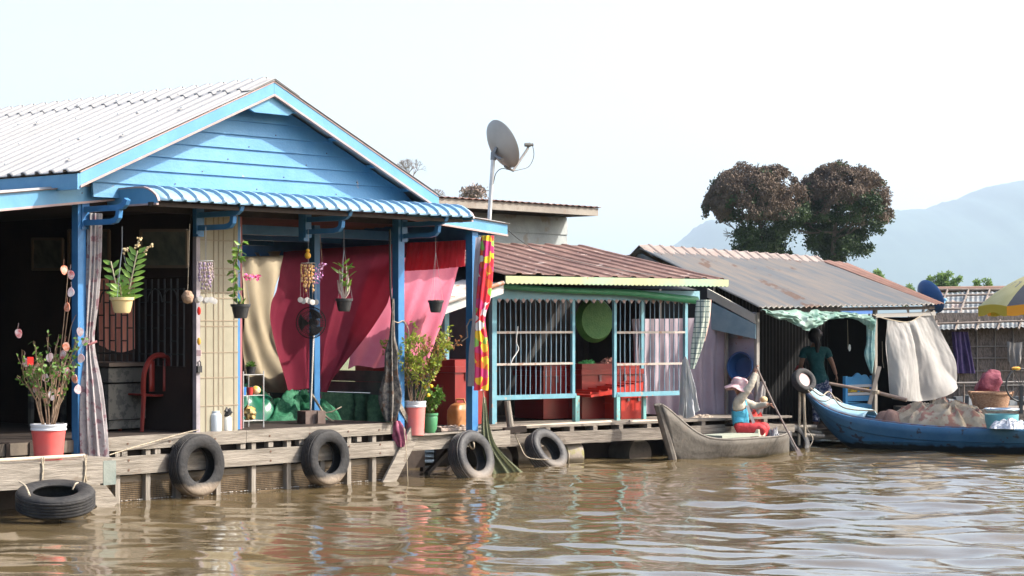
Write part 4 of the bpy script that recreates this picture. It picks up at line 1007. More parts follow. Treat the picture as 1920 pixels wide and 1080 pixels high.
# green pipe
b=B(); pts=[F2.at(938,536,.2),F2.at(1000,541,.2),F2.at(1100,546,.2),F2.at(1180,549,.2),F2.at(1240,556,.2),F2.at(1306,563,.2)]
b.tube([polyline(pts,i/40) for i in range(41)],[.035+.02*i/40 for i in range(41)],14); b.out('rolled_awning',mat('green_roll',(.035,.20,.09),(.05,.26,.13),4,.45,bump=.2,bscale=20),label='long green rolled plastic sheet slung below the rusty roof eave',cat='rolled sheet')
# posts and cage
def p2(px0,y0,y1,w,v,m,name='post'):
    u=F2.u(px0,v); z0=F2.at(px0,y0,v).z; z1=F2.at(px0,y1,v).z
    b=B(); b.fbox(F2,u-w/2,u+w/2,v-w/2,v+w/2,z0,z1); return b.out(name,m,h2)
vc=.35; ZD=.50
p2(924,795,545,.075,vc,M_teal); p2(1074,745,562,.045,vc,M_teal); p2(1080,792,742,.07,vc,M_tealg)
p2(1152,745,562,.045,vc,M_teal); p2(1157,795,740,.06,vc,M_tealg); p2(1207,792,738,.05,vc+.1,M_tealg); p2(1285,705,562,.05,vc,M_teal)
p2(835,800,585,.07,.5,M_teal); p2(1203,700,562,.05,1.2,M_teal); p2(1362,790,590,.04,.9,M_woodv); p2(1375,700,595,.04,1.2,M_teal)
def panel(xa,xb,yl,label):
    ua_,ub_=F2.u(xa,vc),F2.u(xb,vc); zb=F2.at(xa,yl,vc).z
    t=[]
    b=B(); b.fbox(F2,ua_,ub_+.06,vc-.03,vc+.03,zb-.03,zb+.03); par=b.out('bottom_rail',M_teal,h2)
    for y in(623,683):
        b=B(); z=F2.at(xa,y,vc).z; b.fbox(F2,ua_,ub_,vc-.025,vc-.0,z-.018,z+.012); b.out('cross_rail',mat('worn_cream_rail',(.34,.295,.25),(.40,.36,.32),9,.7,c3=(.3,.2,.15),s3=12,t3=.6),h2)
    n=int(round((ub_-ua_)/.088))
    for i in range(1,n):
        u=lerp(ua_,ub_,i/n)+random.uniform(-.008,.008); b=B(); b.tube([W2(u+random.uniform(-.006,.006),vc+.015,zb+.02),W2(u+random.uniform(-.01,.01),vc+.015,(zb+2.2)/2),W2(u,vc+.015,2.2)],.0065,6)
        b.out('cage_bar',mat('bar_blue',(.12,.22,.30),(.22,.30,.36),8,.5),h2)
panel(928,1072,746,''); panel(1155,1283,740,'')
# deck of house 2
b=B()
for i in range(9):
    b.fbox(F2,-.5,5.35,-.10+i*.12,.01+i*.12,ZD-.03,ZD-.001*(i%3))
b.out('deck_boards',M_wood2,h2)
b=B(); b.fbox(F2,-.3,4.2,1.0,3.0,ZD-.05,ZD-.02); b.out('inner_floor',M_dark,h2)
def pl2(u0,u1,z0,z1,v,m=M_wood2):
    b=B(); k=8
    for i in range(k):
        a=lerp(u0,u1,i/k); c=lerp(u0,u1,(i+1)/k); e=[.012*nz((a*2,z0,5)),.012*nz((c*2,z0,5)),.010*nz((a*2,z1,8)),.010*nz((c*2,z1,8))]
        b.hexa([W2(a,v-.05,z0+e[0]),W2(c,v-.05,z0+e[1]),W2(c,v,z0+e[1]),W2(a,v,z0+e[0]),W2(a,v-.05,z1+e[2]),W2(c,v-.05,z1+e[3]),W2(c,v,z1+e[3]),W2(a,v,z1+e[2])])
    return b.out('deck_beam',m,h2)
pl2(-.2,1.9,.245,.405,-.08); pl2(1.9,4.0,.25,.41,-.08); pl2(4.0,5.4,.26,.38,-.05)
for u in(.35,.85,1.25,1.65,2.1,2.6,3.1,3.6,4.2,4.8): b=B(); b.fbox(F2,u-.035,u+.035,-.12,.05,.41,.468); b.out('joist_end',M_wood2,h2)
b=B(); b.fbox(F2,-.5,5.3,.5,.55,-.2,.45); b.out('under_board',M_dark,h2)
# inner walls
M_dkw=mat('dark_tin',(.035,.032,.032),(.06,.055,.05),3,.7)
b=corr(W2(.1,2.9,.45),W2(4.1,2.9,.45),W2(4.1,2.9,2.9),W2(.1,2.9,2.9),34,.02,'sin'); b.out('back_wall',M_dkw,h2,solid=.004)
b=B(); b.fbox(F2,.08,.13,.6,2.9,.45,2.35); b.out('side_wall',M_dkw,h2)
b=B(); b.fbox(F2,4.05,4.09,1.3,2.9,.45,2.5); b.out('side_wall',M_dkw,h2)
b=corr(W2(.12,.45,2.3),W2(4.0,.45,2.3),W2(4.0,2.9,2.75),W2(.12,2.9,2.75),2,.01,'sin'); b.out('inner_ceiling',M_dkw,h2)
# low roof at left of the shopfront
a0=F2.at(826,574,-.1); a1=F2.at(944,533,-.1)
b=corr(a0,a0+F2.W*.9+V((0,0,.06)),a1+F2.W*.9+V((0,0,.06)),a1,18,.02,'sin'); b.out('side_roof',mat('white_rust_tin',(.34,.31,.28),(.45,.43,.40),5,.6,c3=(.33,.15,.08),s3=6,t3=.58),h2,solid=.004)
d=V((0,0,.05)); b=B(); b.prism([a0-d*2.4,a1-d*2.4,a1-d*.2,a0-d*.2],F2.W*.03); b.out('side_roof_fascia',mat('grey_teal_board',(.28,.36,.38),(.5,.5,.46),6,.7,c3=(.55,.52,.48),s3=9,t3=.5),h2)
a0=a0+V((0,-.02,.02)); a1=a1+V((0,-.02,.02))
b=B(); b.tube([lerp(a0,a1,i/12) for i in range(13)],.028,8); b.out('roof_edge_roll',mat('white_rust_tin',(.5,.46,.42)),h2)
# mooring stake, beam, log
b=B(); b.tube([D(957,800,26.35),D(951,752,26.35)],[.045,.04],10); b.out('mooring_stake',M_woodv,label='short grey wooden mooring stake standing before the shopfront bars',cat='stake')
b=B(); b.beam(D(945,808,26.2),D(985,804,26.3),.1,.08); b.out('short_log',M_dark,label='short dark timber lying on the deck edge by the stake',cat='timber')
for k,(xa,ya,xb,yb,l) in enumerate(((975,801,1145,791,'long pale bamboo pole lying on the deck before the shopfront'),(1180,791,1245,790,'short pale bamboo pole lying before the open red box'))):
    b=B(); b.tube([F2.at(xa,ya,-.02-.06*k),F2.at((xa+xb)/2,(ya+yb)/2-.5,-.02-.05*k),F2.at(xb,yb,-.0-.05*k)],.024,10); b.out('bamboo_pole',mat('pale_bamboo',(.55,.45,.34),None),label=l,cat='bamboo pole')
# pontoon drum
c=W2(1.25,.12,.07); t=thing('pontoon_drum','mud stained round float drum half sunk under the second house deck','drum',c)
b=B(); ax=(-F2.W*.25+F2.U).normalized(); b.lathe(c-ax*.1,[(.0,-.6),(.19,-.59),(.2,-.3),(.215,-.28),(.2,-.26),(.2,.1),(.215,.12),(.2,.14),(.2,.33),(.185,.36),(0,.37)],28,axis=ax); b.out('drum',zmix(mat('mud_drum',(.19,.155,.12),(.27,.23,.185),4,.8,bump=.3,bscale=20,c3=(.22,.20,.08),s3=4,t3=.6),-.02,.02,(.10,.08,.05),8,.03),t)
for k,(u,z) in enumerate(((.2,.05),(2.6,.05),(3.6,.05))):
    c=W2(u,.35,z); b=B(); b.lathe(c,[(0,-.3),(.2,-.29),(.2,.29),(0,.3)],24,axis=F2.W); b.out('pontoon_drum',mat('dark_drum',(.07,.06,.05),(.12,.10,.08),5,.8),label=('dark float drum in the shadow left of the grey tyre','dark float drum in the shade right of the muddy drum','dark float drum in the shade behind the canoe prow')[k],cat='drum')
# things in the shop
MR2=M_red_shaded
cooler('large red cool box in shade behind the left barred panel',F2,F2.u(1010,1.3),F2.u(1100,1.3),1.2,1.9,ZD,1.24,MR2)
cooler('large red cool box standing in the doorway between the barred panels',F2,F2.u(1082,1.0),F2.u(1200,1.0),.9,1.55,ZD,1.26,MR2)
t=cooler('red crate with raised sunlit lid between the low teal legs',F2,F2.u(1158,.62),F2.u(1208,.62),.55,1.15,ZD,.86,mat('crate_red_sunlit',(.48,.03,.015),(.42,.03,.02),3,.4))  # brighter copy of the box red; sunlight is put into the colour
b=B(); q0=F2.at(1108,742,.5); q1=F2.at(1206,722,.5); q1.z=max(q1.z,.9); up=V((0,0,.075)); b.prism([q0-up*.3,q1-up,q1+up*.6,q0+up*.1],F2.W*.5)
for i in range(7): 
    a=lerp(q0,q1,i/6); b.beam(a+up*.5,a+up*.5+F2.W*.5,.02,.03)
b.out('raised_lid',mat('crate_red_sunlit',(.48,.03,.015)),t)
c=F2.at(1118,600,1.4); t=thing('round_basket','round green plastic tray hanging in the dark doorway of the shop','tray',c)
b=B(); b.lathe(c,[(0,-.02),(.26,-.02),(.31,.05),(.325,.05),(.27,-.035),(0,-.035)],36,axis=(F2.W*1.0+F2.U*.1)); b.out('tray',mat('tray_green',(.05,.17,.035),(.08,.22,.05),12,.5,bump=.4,bscale=60),t)
b=B(); b.tube([c+V((0,0,.28)),c+V((0,0,.55))],.004,4); b.out('string',M_rope,t)
heap('net_pile','bright green plastic netting lying on top of the doorway cool box','netting',F2.at(1100,690,1.3)+V((0,0,0)),.2,.14,.10,mat('bright_green',(.05,.30,.07),(.10,.4,.12),20,.5),A2,4)
heap('cloth_pile','small brown cloth lump beside the bright green netting on the cool box','cloth',F2.at(1140,690,1.2),.16,.14,.14,mat('brown_lump',(.20,.08,.06),(.26,.12,.09),10,.8),A2,6)
# lilac curtain, checked cloth, white cloth
M_lil=mat('lilac_cloth',(.30,.245,.28),(.36,.30,.335),2,.85,bump=.1,bscale=150,trans=.15)
b=cloth([F2.at(1186,598,1.25),F2.at(1270,597,1.2),F2.at(1366,594,.95)],[F2.at(1192,775,1.25),F2.at(1270,779,1.15),F2.at(1364,781,.95)],F2.W,9,.03,110,26,2)
b.out('cloth_curtain',M_lil,label='wide plain lilac curtain behind the right barred panel',cat='curtain')
m=mat('checked_cloth',(.30,.36,.30),(.36,.42,.36),3,.85); N=m.node_tree.nodes; L=m.node_tree.links
tc=N.new('ShaderNodeTexCoord'); bk=N.new('ShaderNodeTexBrick'); bk.offset=0; bk.inputs['Scale'].default_value=1; bk.inputs['Color1'].default_value=(.34,.39,.33,1); bk.inputs['Color2'].default_value=(.38,.42,.36,1); bk.inputs['Mortar'].default_value=(.06,.10,.10,1)
bk.inputs['Brick Width'].default_value=.07; bk.inputs['Row Height'].default_value=.07; bk.inputs['Mortar Size'].default_value=.006
mp=N.new('ShaderNodeMapping'); mp.inputs['Rotation'].default_value=(R(90),0,0); L.new(tc.outputs['Object'],mp.inputs[0]); L.new(mp.outputs[0],bk.inputs[0]); L.new(bk.outputs[0],N['Principled BSDF'].inputs['Base Color'])
q=27.9
b=tubecloth([D(1318,562,q),D(1314,600,q),D(1306,650,q),D(1298,692,q)],[.16,.17,.13,.05],.05,5,2)
b.out('hanging_cloth',m,label='faded green checked cloth hanging at the right end of the shopfront',cat='cloth')
b=cloth([D(1280,676,q-.2),D(1285,668,q-.2),D(1290,676,q-.2)],[D(1272,775,q-.2),D(1290,785,q-.25),D(1312,768,q-.2)],V((.2,-1,0)),4,.045,70,30,3,topamp=.2)
b.out('hanging_cloth',mat('white_cloth',(.44,.46,.47),(.52,.52,.51),3,.8,trans=.15),label='crumpled white cloth with pink end below the checked cloth',cat='cloth')
b=tubecloth([D(1330,562,q+.05),D(1327,600,q+.05),D(1320,640,q+.05)],[.05,.05,.03],.03,4,6)
b.out('strap',mat('peach_strap',(.62,.40,.32),None,3,.8),bpy.data.objects['hanging_cloth'])
heap('stone','flat brown stones lying on the deck under the white cloth','stones',F2.at(1315,786,.3)+V((0,0,-.01)),.24,.12,.08,mat('deck_stone',(.24,.19,.15),(.34,.28,.22),8,.9,bump=.4),A2,7,fs=1.5)

# grey house behind
F5=Frame(1063,33.0,4350); W5=F5.w
hb=thing('back_house','weathered grey wooden house with flat tin roof standing behind the dish pole','house',W5(-2,2,0))
b=B()
zt=3.60
for i in range(12):
    z=zt-.10-(i+1)*.27; 
    b.hexa([W5(-4,-.02,z),W5(0,-.02,z),W5(0,.02,z),W5(-4,.02,z),W5(-4,0,z+.272),W5(0,0,z+.272),W5(0,.02,z+.272),W5(-4,.02,z+.272)])
M_gw=mat('weathered_boards',(.24,.26,.255),(.32,.345,.34),1.6,.85,bump=.3,bscale=10,c3=(.24,.22,.19),s3=2.4,t3=.6)
b.out('front_wall',M_gw,hb,smooth=False)
b=B(); b.fbox(F5,-.02,0.0,.02,4,.2,zt-.02); b.out('side_wall',M_gw,hb)
ue=.85; zb0=F5.at(1120,405,-.6).z
b=B(); b.fbox(F5,-5,F5.u(1120,-.6),-.62,-.58,zb0,zb0+.12); b.out('eave_board',mat('grey_fascia',(.20,.175,.15),(.26,.235,.20),3,.85,bump=.3,bscale=14,c3=(.20,.16,.13),s3=7,t3=.6),hb)
uu=F5.u(1120,-.6)
b=corr(W5(-5,-.66,zb0+.125),W5(uu+.03,-.66,zb0+.125),W5(uu+.03,4.4,zb0+.32),W5(-5,4.4,zb0+.32),34,.02,'sin'); b.out('roof',M_rust,hb,solid=.005)
b=B(); b.fbox(F5,-5,uu-.01,-.58,4.3,zb0+.03,zb0+.05); b.out('soffit',mat('soffit_brown',(.10,.07,.055),(.15,.11,.09),3,.8),hb)
b=B(); b.fbox(F5,uu-.03,uu,-.57,4.3,zb0,zb0+.12); b.out('eave_board',MATS['grey_fascia'],hb)

# ================================================================ HOUSE 3
W3=F3.w
h3=thing('tin_house','open fronted floating hut with long corrugated roof and tiled ridge','house',W3(2,1,0))
M_tin=mat('old_tin',(.19,.19,.18),(.285,.235,.185),1.0,.55,lo=.42,hi=.62,bump=.1,stretch=(6,.45,1),rot=A2,c3=(.20,.13,.09),s3=1.7,t3=.62)
eL=W3(-.12,-.15,2.035); eR=F3.at(1752,572,-.15); rL=F3.at(1198,468,2.7); rR=F3.at(1530,490,2.7)
b=corr(eL,eR,rR,rL,34,.035,'sin',rows=8,sag=.02); b.out('roof',M_tin,h3,solid=.005)
b=corr(rL+V((-.3,.2,-.2))+F3.W*1.6+V((0,0,-.6)),rR+F3.W*1.8+V((0,0,-.7)),rR,rL,40,.02,'sin'); b.out('back_roof',M_tin,h3,solid=.005)
# rusty neighbouring slope on the right end
b=corr(eR+V((.0,.02,.0)),eR+F3.U*.22+V((0,0,.02)),rR+F3.U*.75+V((0,0,-.02)),rR+V((0,0,.03)),3,.02,'sin'); b.out('rusty_sheet',mat('orange_rust',(.14,.07,.05),(.19,.10,.07),3,.8,bump=.2),h3,solid=.005)
b=B(); bb=lerp(rL,rR,.0)
n=17; 
for i in range(n):
    p=lerp(rL,rR,i/n)+V((0,0,.02)); q=lerp(rL,rR,(i+1.12)/n)+V((0,0,.02+.008)); d=(q-p).normalized()
    for sg in(-1,1):
        dn=(F3.W*sg*.30+V((0,0,-.17 if sg<0 else -.2)))
        o1=V((0,0,.05)); pl=[p+o1,q+o1+V((0,0,.02)),q+o1+dn+V((0,0,.02)),p+o1+dn]
        b.hexa([x-V((0,0,.015)) for x in pl]+pl)
    b.tube([q-d*.06+V((0,0,.06))-F3.W*.0,q-d*.06+V((0,0,.05))-F3.W*.30+V((0,0,-.16))],.02,5)
b.out('ridge_tiles',mat('pink_tile',(.235,.18,.155),(.28,.23,.20),3,.8,c3=(.18,.15,.13),s3=5,t3=.6),h3)
# gable end (left) dark tin, rake board
g0=rL+V((0,0,-.06)); g1=W3(-.10,.1,2.0); g2=F3.at(1155,480,3.7)
b=B(); b.prism([g0+F3.U*.06,g1+F3.U*.02,V((g1.x,g1.y,1.6))+F3.U*.02,V((g2.x,g2.y,1.6))+F3.U*.05,g2+F3.U*.05],F3.U*.02); b.out('gable_wall',mat('blue_grey_tin',(.13,.17,.20),(.18,.16,.15),4,.7,c3=(.16,.10,.08),s3=4,t3=.55),h3)
r0=F3.at(1326,541,.75); r1=F3.at(1416,590,-.02)
b=B(); b.prism([r0-V((0,0,.13)),r1-V((0,0,.13)),r1,r0],F3.U*.03+V((0,.02,0))); b.out('rake_board',mat('cream_board',(.31,.295,.24),(.37,.35,.295),3,.8),h3)
b=B(); r2=r0+V((0,0,-.18)); r3=r1+V((0,0,-.14)); b.prism([V((r2.x,r2.y,1.75)),V((r3.x,r3.y,1.60)),r3,r2],F3.U*.02); b.out('teal_board',mat('teal_grey_board',(.14,.22,.26),(.20,.28,.31),3,.8),h3)
def p3(px,y0,y1,w,v,m=M_woodv):
    u=F3.u(px,v); b=B(); b.fbox(F3,u-w/2,u+w/2,v-w/2,v+w/2,F3.at(px,y0,v).z,F3.at(px,y1,v).z); return b.out('post',m,h3)
p3(1419,800,586,.055,0,mat('post_grey',(.22,.20,.175),(.28,.26,.23),5,.8)); p3(1640,780,580,.06,0); p3(1748,780,582,.06,0)
# left inner tin wall (lilac with rust)
b=corr(F3.at(1366,792,.75),F3.at(1417,796,.05),F3.at(1417,585,.05),F3.at(1366,588,.75),14,.018,'sin'); b.out('left_wall',mat('lilac_tin',(.33,.29,.35),(.38,.34,.40),3,.6,c3=(.22,.10,.07),s3=6,t3=.62),h3,solid=.004)
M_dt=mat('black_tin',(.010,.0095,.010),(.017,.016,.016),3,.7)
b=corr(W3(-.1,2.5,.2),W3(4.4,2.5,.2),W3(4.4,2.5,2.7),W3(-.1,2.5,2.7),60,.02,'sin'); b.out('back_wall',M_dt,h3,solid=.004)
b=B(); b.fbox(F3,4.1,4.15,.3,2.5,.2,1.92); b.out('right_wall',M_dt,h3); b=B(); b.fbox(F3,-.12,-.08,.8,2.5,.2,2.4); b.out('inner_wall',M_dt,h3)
b=B(); b.fbox(F3,-.1,5.3,-.05,2.6,.16,.22); b.out('floor',M_dark,h3)
b=B(); b.fbox(F3,-.15,5.3,-.08,-.03,.10,.26); b.out('front_beam',M_wood2,h3)
b=B(); b.beam(F3.at(1425,582,-.08),F3.at(1750,577,-.08),.05,.05); b.out('eave_beam',M_dark,h3)
b=B(); b.beam(F3.at(1640,592,-.04),F3.at(1752,588,-.04),.05,.06); b.out('white_beam',mat('whitish_wood',(.28,.265,.24),None,3,.8),h3)
# low jetty poles below house 3
for k,(a,c,r_) in enumerate(((D(1400,803,29.7),D(1530,800,30.3),.03),(D(1455,812,29.9),D(1545,818,30.2),.028),(D(1440,796,30.1),D(1540,812,30.4),.022))):
    b=B(); b.tube([a,c],r_,8); b.out('jetty_pole',M_woodv,label=('upper horizontal pole of the jetty behind the woman in the pink hat','lower horizontal pole of the jetty near the small dark tyre','thin sloping pole of the jetty behind the paddle')[k],cat='pole',group='poles of the low jetty')
for k,(x,y0,y1) in enumerate(((1500,735,835),(1507,735,838))):
    b=B(); b.tube([D(x,y0,30.0),D(x-2+5*k,y1,30.0)],.02,8); b.out('mooring_pole',M_rope,label=('left of the two tan upright poles under the boat bow','right of the two tan upright poles under the boat bow')[k],cat='pole')
# things on/in house 3
def wadge(s,q):
    top=polyline([F3.at(1425,582,-.12),F3.at(1500,582,-.12),F3.at(1570,585,-.12),F3.at(1630,590,-.12)],s)
    bot=polyline([F3.at(1432,590,-.2),F3.at(1475,602,-.22),F3.at(1515,618,-.25),F3.at(1560,598,-.22),F3.at(1605,600,-.2),F3.at(1634,622,-.2)],s)
    p=lerp(top,bot,q); return p-F3.W*(.08*math.sin(q*math.pi)+.09*abs(nz((s*14,q*3,1)))+.04*nz((s*30,q*7,1)))+V((0,0,.05*nz((s*12,q*2,3))))
b=B(); b.grid(wadge,90,20); b.out('tarpaulin',mat('pale_green_tarp',(.13,.26,.20),(.30,.40,.35),5,.5,trans=.25,bump=.3,bscale=14),label='crumpled pale green tarpaulin bunched under the hut eave',cat='tarpaulin')
b=tubecloth([F3.at(1634,598,-.1),F3.at(1632,640,-.1),F3.at(1630,665,-.1),F3.at(1634,700,-.1)],[.12,.09,.12,.02],.04,6,3,48,30,.35)
b.out('hanging_rag',mat('teal_rag',(.10,.24,.24),(.30,.42,.40),8,.7),label='teal and blue rag dangling from the eave beside the hut post',cat='rag')
b=B(); b.prism([F3.at(1570,580,-.1),F3.at(1636,578,-.1),F3.at(1636,588,-.1),F3.at(1590,590,-.1)],F3.W*.02); b.out('blue_sheet',mat('blue_sheet',(.05,.14,.38),None,3,.5),label='strip of blue plastic under the eave above the hanging rag',cat='plastic sheet')
def wc(s,q):
    top=polyline([F3.at(1664,600,-.06),F3.at(1690,603,-.06),F3.at(1714,600,-.06),F3.at(1742,582,-.06)],s)
    mid=polyline([F3.at(1664,670,-.06),F3.at(1700,665,-.1),F3.at(1735,660,-.1),F3.at(1782,660,-.06)],s)
    bot=polyline([F3.at(1672,748,-.06),F3.at(1705,752,-.15),F3.at(1745,750,-.1),F3.at(1800,725,-.06)],s)
    p=polyline([top,mid,bot],q); k=.07*(.15+.85*q)
    w_=s*15+3.0*nz((s*3,q*1.6,0))-q*2.2; return p+F3.W*(k*(1-abs(math.sin(w_*.5))*2)*.8+k*.7*math.sin(s*9+q*4)+.02*nz((s*12,q*4,2))+.005*nz((s*30,q*14,4)))
b=B(); b.grid(wc,150,60); b.out('sheet_curtain',mat('off_white_sheet',(.33,.32,.305),(.39,.375,.355),2,.85,bump=.15,bscale=120,trans=.22),label='large off white sheet hanging as a curtain at the right end of the hut',cat='curtain')
rope('cord that carries the off white sheet along the hut eave',[F3.at(1636,590,-.06),F3.at(1662,598,-.06),F3.at(1700,604,-.06),F3.at(1722,595,-.06),F3.at(1742,580,-.06)],.008)
# blue basin hanging
c=D(1389,687,30.1); t=thing('wash_basin','dark blue plastic basin hanging on the lilac tin wall','basin',c)
b=B(); ax=V((-.75,-1,.15)).normalized(); b.lathe(c,[(0,-.08),(.14,-.08),(.19,.03),(.215,.035),(.215,.02),(.20,.015),(.15,-.095),(0,-.095)],36,axis=ax); b.out('basin',mat('basin_blue',(.008,.035,.11),(.012,.05,.14),3,.35),t)
# blue carved bench back
t=thing('carved_bench','blue carved bench back with white rails and yellow panels in the hut','bench',F3.at(1610,760,.5))
ua_=F3.u(1588,.5); ub_=F3.u(1634,.5); zz=lambda y:F3.at(1610,y,.5).z
b=B(); top=[]
for i in range(25):
    s=i/24; top.append(F3.w(lerp(ua_,ub_,s),.5,zz(712)+ .09*math.sin(s*math.pi)+.018*math.sin(s*18)))
b.prism([F3.w(ua_,.5,zz(722)),F3.w(ub_,.5,zz(722))]+top[::-1],F3.W*.03); M_bb=mat('bench_blue',(.06,.28,.55),(.08,.33,.6),3,.4); b.out('crest',M_bb,t)
b=B(); b.fbox(F3,ua_-.05,ua_,.48,.54,.22,zz(705)); b.fbox(F3,ub_,ub_+.04,.48,.54,.22,zz(705)); b.fbox(F3,ua_,ub_,.5,.53,zz(752),zz(742)); b.out('frame',M_bb,t)
b=B(); b.fbox(F3,ua_,ub_,.495,.535,zz(726),zz(721)); b.fbox(F3,ua_,ub_,.495,.535,zz(741),zz(736)); b.out('rail',mat('bench_white',(.6,.6,.62),None,3,.5),t)
for s in(.06,.54):
    b=B(); b.fbox(F3,lerp(ua_,ub_,s),lerp(ua_,ub_,s+.38),.505,.525,zz(735),zz(727)); b.out('yellow_panel',mat('bench_yellow',(.62,.40,.04),(.10,.08,.02),22,.5,lo=.5,hi=.56),t)
b=B(); b.fbox(F3,lerp(ua_,ub_,.45),lerp(ua_,ub_,.53),.5,.53,zz(735),zz(727)); b.fbox(F3,ua_,ub_,.46,1.0,zz(765),zz(757)); b.out('seat',M_bb,t)
# hanging strings in the hut
for k,(x,y0,y1,l) in enumerate(((1590,600,655,'thin string with a white tag hanging in the dark hut left of the rag'),(1655,640,690,'thin cord hanging right of the hut post'))):
    t=thing('hanging_string',l,'string',D(x,y1,31.8)); b=B(); b.tube([D(x-1,y0,31.8),D(x,y1-12,31.8),D(x+2*k,y1,31.8)],.005,4); b.out('string',M_rope,t)
    if k==0: b=B(); b.ball(D(x+3,y1-3,31.7),.03,.7,.5,1.8,8,6,0,.3); b.out('tag',mat('tag_white',(.6,.62,.58),None,3,.6),t)
# dark blue dish
c=D(1737,561,33.5); t,ax=dish('satellite_dish','dark blue satellite dish peeping over the right end of the hut roof',c,.29,V((.78,.42,.42)),mat('dish_blue',(.035,.10,.24),(.045,.12,.28),3,.45))
b=B(); b.tube([c-ax*.04,V((c.x-.08,c.y+.1,1.6))],.025,8); b.out('pole',M_metal,t)
b=B(); b.tube([c+V((.1,0,-.25)),D(1766,580,33.6),D(1772,563,33.7)],.012,6); b.ball(D(1772,562,33.7),.03); b.out('feed_arm',mat('arm_blue',(.20,.42,.58),None,3,.5),t)

# ================================================================ HUT 4 (far right)
W4=F4.w; h4=thing('bamboo_hut','far hut with pale tin roof held down by bamboo lattice and woven mat walls','house',W4(1.5,1,0))
e0=F4.at(1745,618,-.2); e1=F4.at(2060,612,-.2); k0=F4.at(1745,549,2.2); k1=F4.at(2060,545,2.2)
b=corr(e0,e1,k1,k0,34,.02,'sin',rows=8,sag=.03); b.out('roof',mat('pale_blue_tin',(.14,.165,.18),(.22,.215,.20),3,.6,c3=(.26,.20,.17),s3=4,t3=.58),h4,solid=.005)
M_bam=mat('grey_bamboo',(.13,.10,.08),(.20,.165,.14),9,.8)
for i in range(9):
    s=i/8; a=lerp(e0,e1,s)-F4.W*.15; c=lerp(k0,k1,min(1,s+.10)); b=B(); b.tube([a+V((0,0,-.02)),lerp(a,c,.5)+V((0,0,.06)),c+V((0,0,.06))],.018,6); b.out('roof_pole',M_bam,h4)
for i in range(6):
    s=(i+.2)/5.3; a=lerp(e0,k0,s)+V((0,0,.07)); c=lerp(e1,k1,s)+V((0,0,.07)); b=B(); b.tube([a,lerp(a,c,.5)+V((0,0,.02*(-1)**i)),c],.02,6); b.out('roof_pole',M_bam,h4)
b=B(); b.tube([k0+V((0,0,.06)),k1+V((0,0,.06))],.05,8); b.out('ridge_roll',mat('brown_roll',(.20,.12,.09),None,3,.8),h4)
m=mat('woven_mat',(.17,.14,.12),(.08,.066,.056),30,.9,bump=.6,bscale=60,stretch=(1,1,.4))
b=B(); b.fbox(F4,-.3,3.5,.15,.18,.3,2.0); b.out('mat_wall',m,h4)
for i in range(10): b=B(); b.tube([W4(-.1+i*.32,.13,.4),W4(-.1+i*.32,.13,1.75)],.012,5); b.out('wall_batten',mat('pale_batten',(.17,.155,.14),None,3,.8),h4)
for z in(.75,1.0,1.22,1.42): b=B(); b.tube([W4(-.3,.125,z),W4(3.2,.125,z+.02)],.011,5); b.out('wall_batten',mat('pale_batten',(.17,.155,.14),None),h4)
b=B(); b.fbox(F4,-.3,3.5,-.9,.3,.30,.38); b.out('deck',M_wood2,h4)
b=B(); b.fbox(F4,-.3,3.5,-.93,-.9,.0,.38); b.out('deck_beam',M_dark,h4)
b=B(); b.tube([W4(-.3,-.5,.82),W4(3.2,-.5,.86)],.018,6); b.out('rail',mat('pale_rail',(.22,.20,.18),None,3,.8),h4)
for i in range(6): b=B(); b.tube([W4(-.1+i*.5,-.5,.38),W4(-.1+i*.5,-.5,.84)],.015,6); b.out('rail_post',M_bam,h4)
b=B()
for i in range(16): b.box(W4(.1+i*.18,-.1,.45+random.uniform(0,.12)),.15,.2,random.uniform(.08,.2),random.random())
b.out('clutter',mat('pale_clutter',(.24,.255,.26),(.20,.22,.24),5,.8),label='row of pale folded sacks piled along the far hut wall',cat='sacks',kind='stuff')
b=cloth([F4.at(1785,622,.0),F4.at(1815,622,.0)],[F4.at(1792,700,.0),F4.at(1830,700,.0)],F4.W,4,.03,40,16,1)
b.out('hanging_cloth',mat('violet_net',(.07,.05,.13),(.10,.07,.17),8,.9),label='dark violet cloth hanging on the woven wall of the far hut',cat='cloth')
b=cloth([F4.at(1888,640,-.1),F4.at(1902,643,-.12),F4.at(1918,641,-.1)],[F4.at(1890,676,-.1),F4.at(1902,692,-.12),F4.at(1916,674,-.12)],F4.W,3,.03,40,14,2)
b.out('hanging_cloth',mat('grey_shirt',(.22,.205,.185),(.27,.255,.235),3,.85),label='grey shirt slung over a line under the far hut eave beside the umbrella',cat='shirt')
# sack, basket, tub, wheel items (on a work float beside the far hut)
b=B(); b.box(D(1890,778,31.6),3.2,1.6,.22,0); flt=b.out('work_float',M_wood2,label='low wooden float behind the blue boat carrying a basket and sack',cat='float')
zf_=D(1890,778,31.6).z+.11
b=B(); c=D(1853,728,31.7)
for i_ in range(1): b.ball(c,.30,.72,.6,1.0,26,20,.4,.32)
for i_,p_ in enumerate(b.v): b.v[i_]=p_+V(((p_.z-c.z)*.25+.012*nz(p_*14),.012*nz(p_*18),0))
b.out('sack',mat('crimson_sack',(.12,.016,.032),(.16,.03,.05),5,.8,bump=.5,bscale=30),label='bulging crimson sack leaning beside the wicker basket',cat='sack')
t=thing('wicker_basket','brown wicker basket with handles in front of the crimson sack','basket',D(1857,772,31.2))
c=D(1857,772,31.2); b=B(); M_wk=mat('wicker',(.24,.12,.07),(.42,.26,.16),30,.8,bump=.7,bscale=60,stretch=(1,1,3))
b.lathe(c,[(.24,0),(.30,.26),(.32,.27),(.32,.30),(.29,.30),(.22,.02)],36); b.out('body',M_wk,t)
b=B()
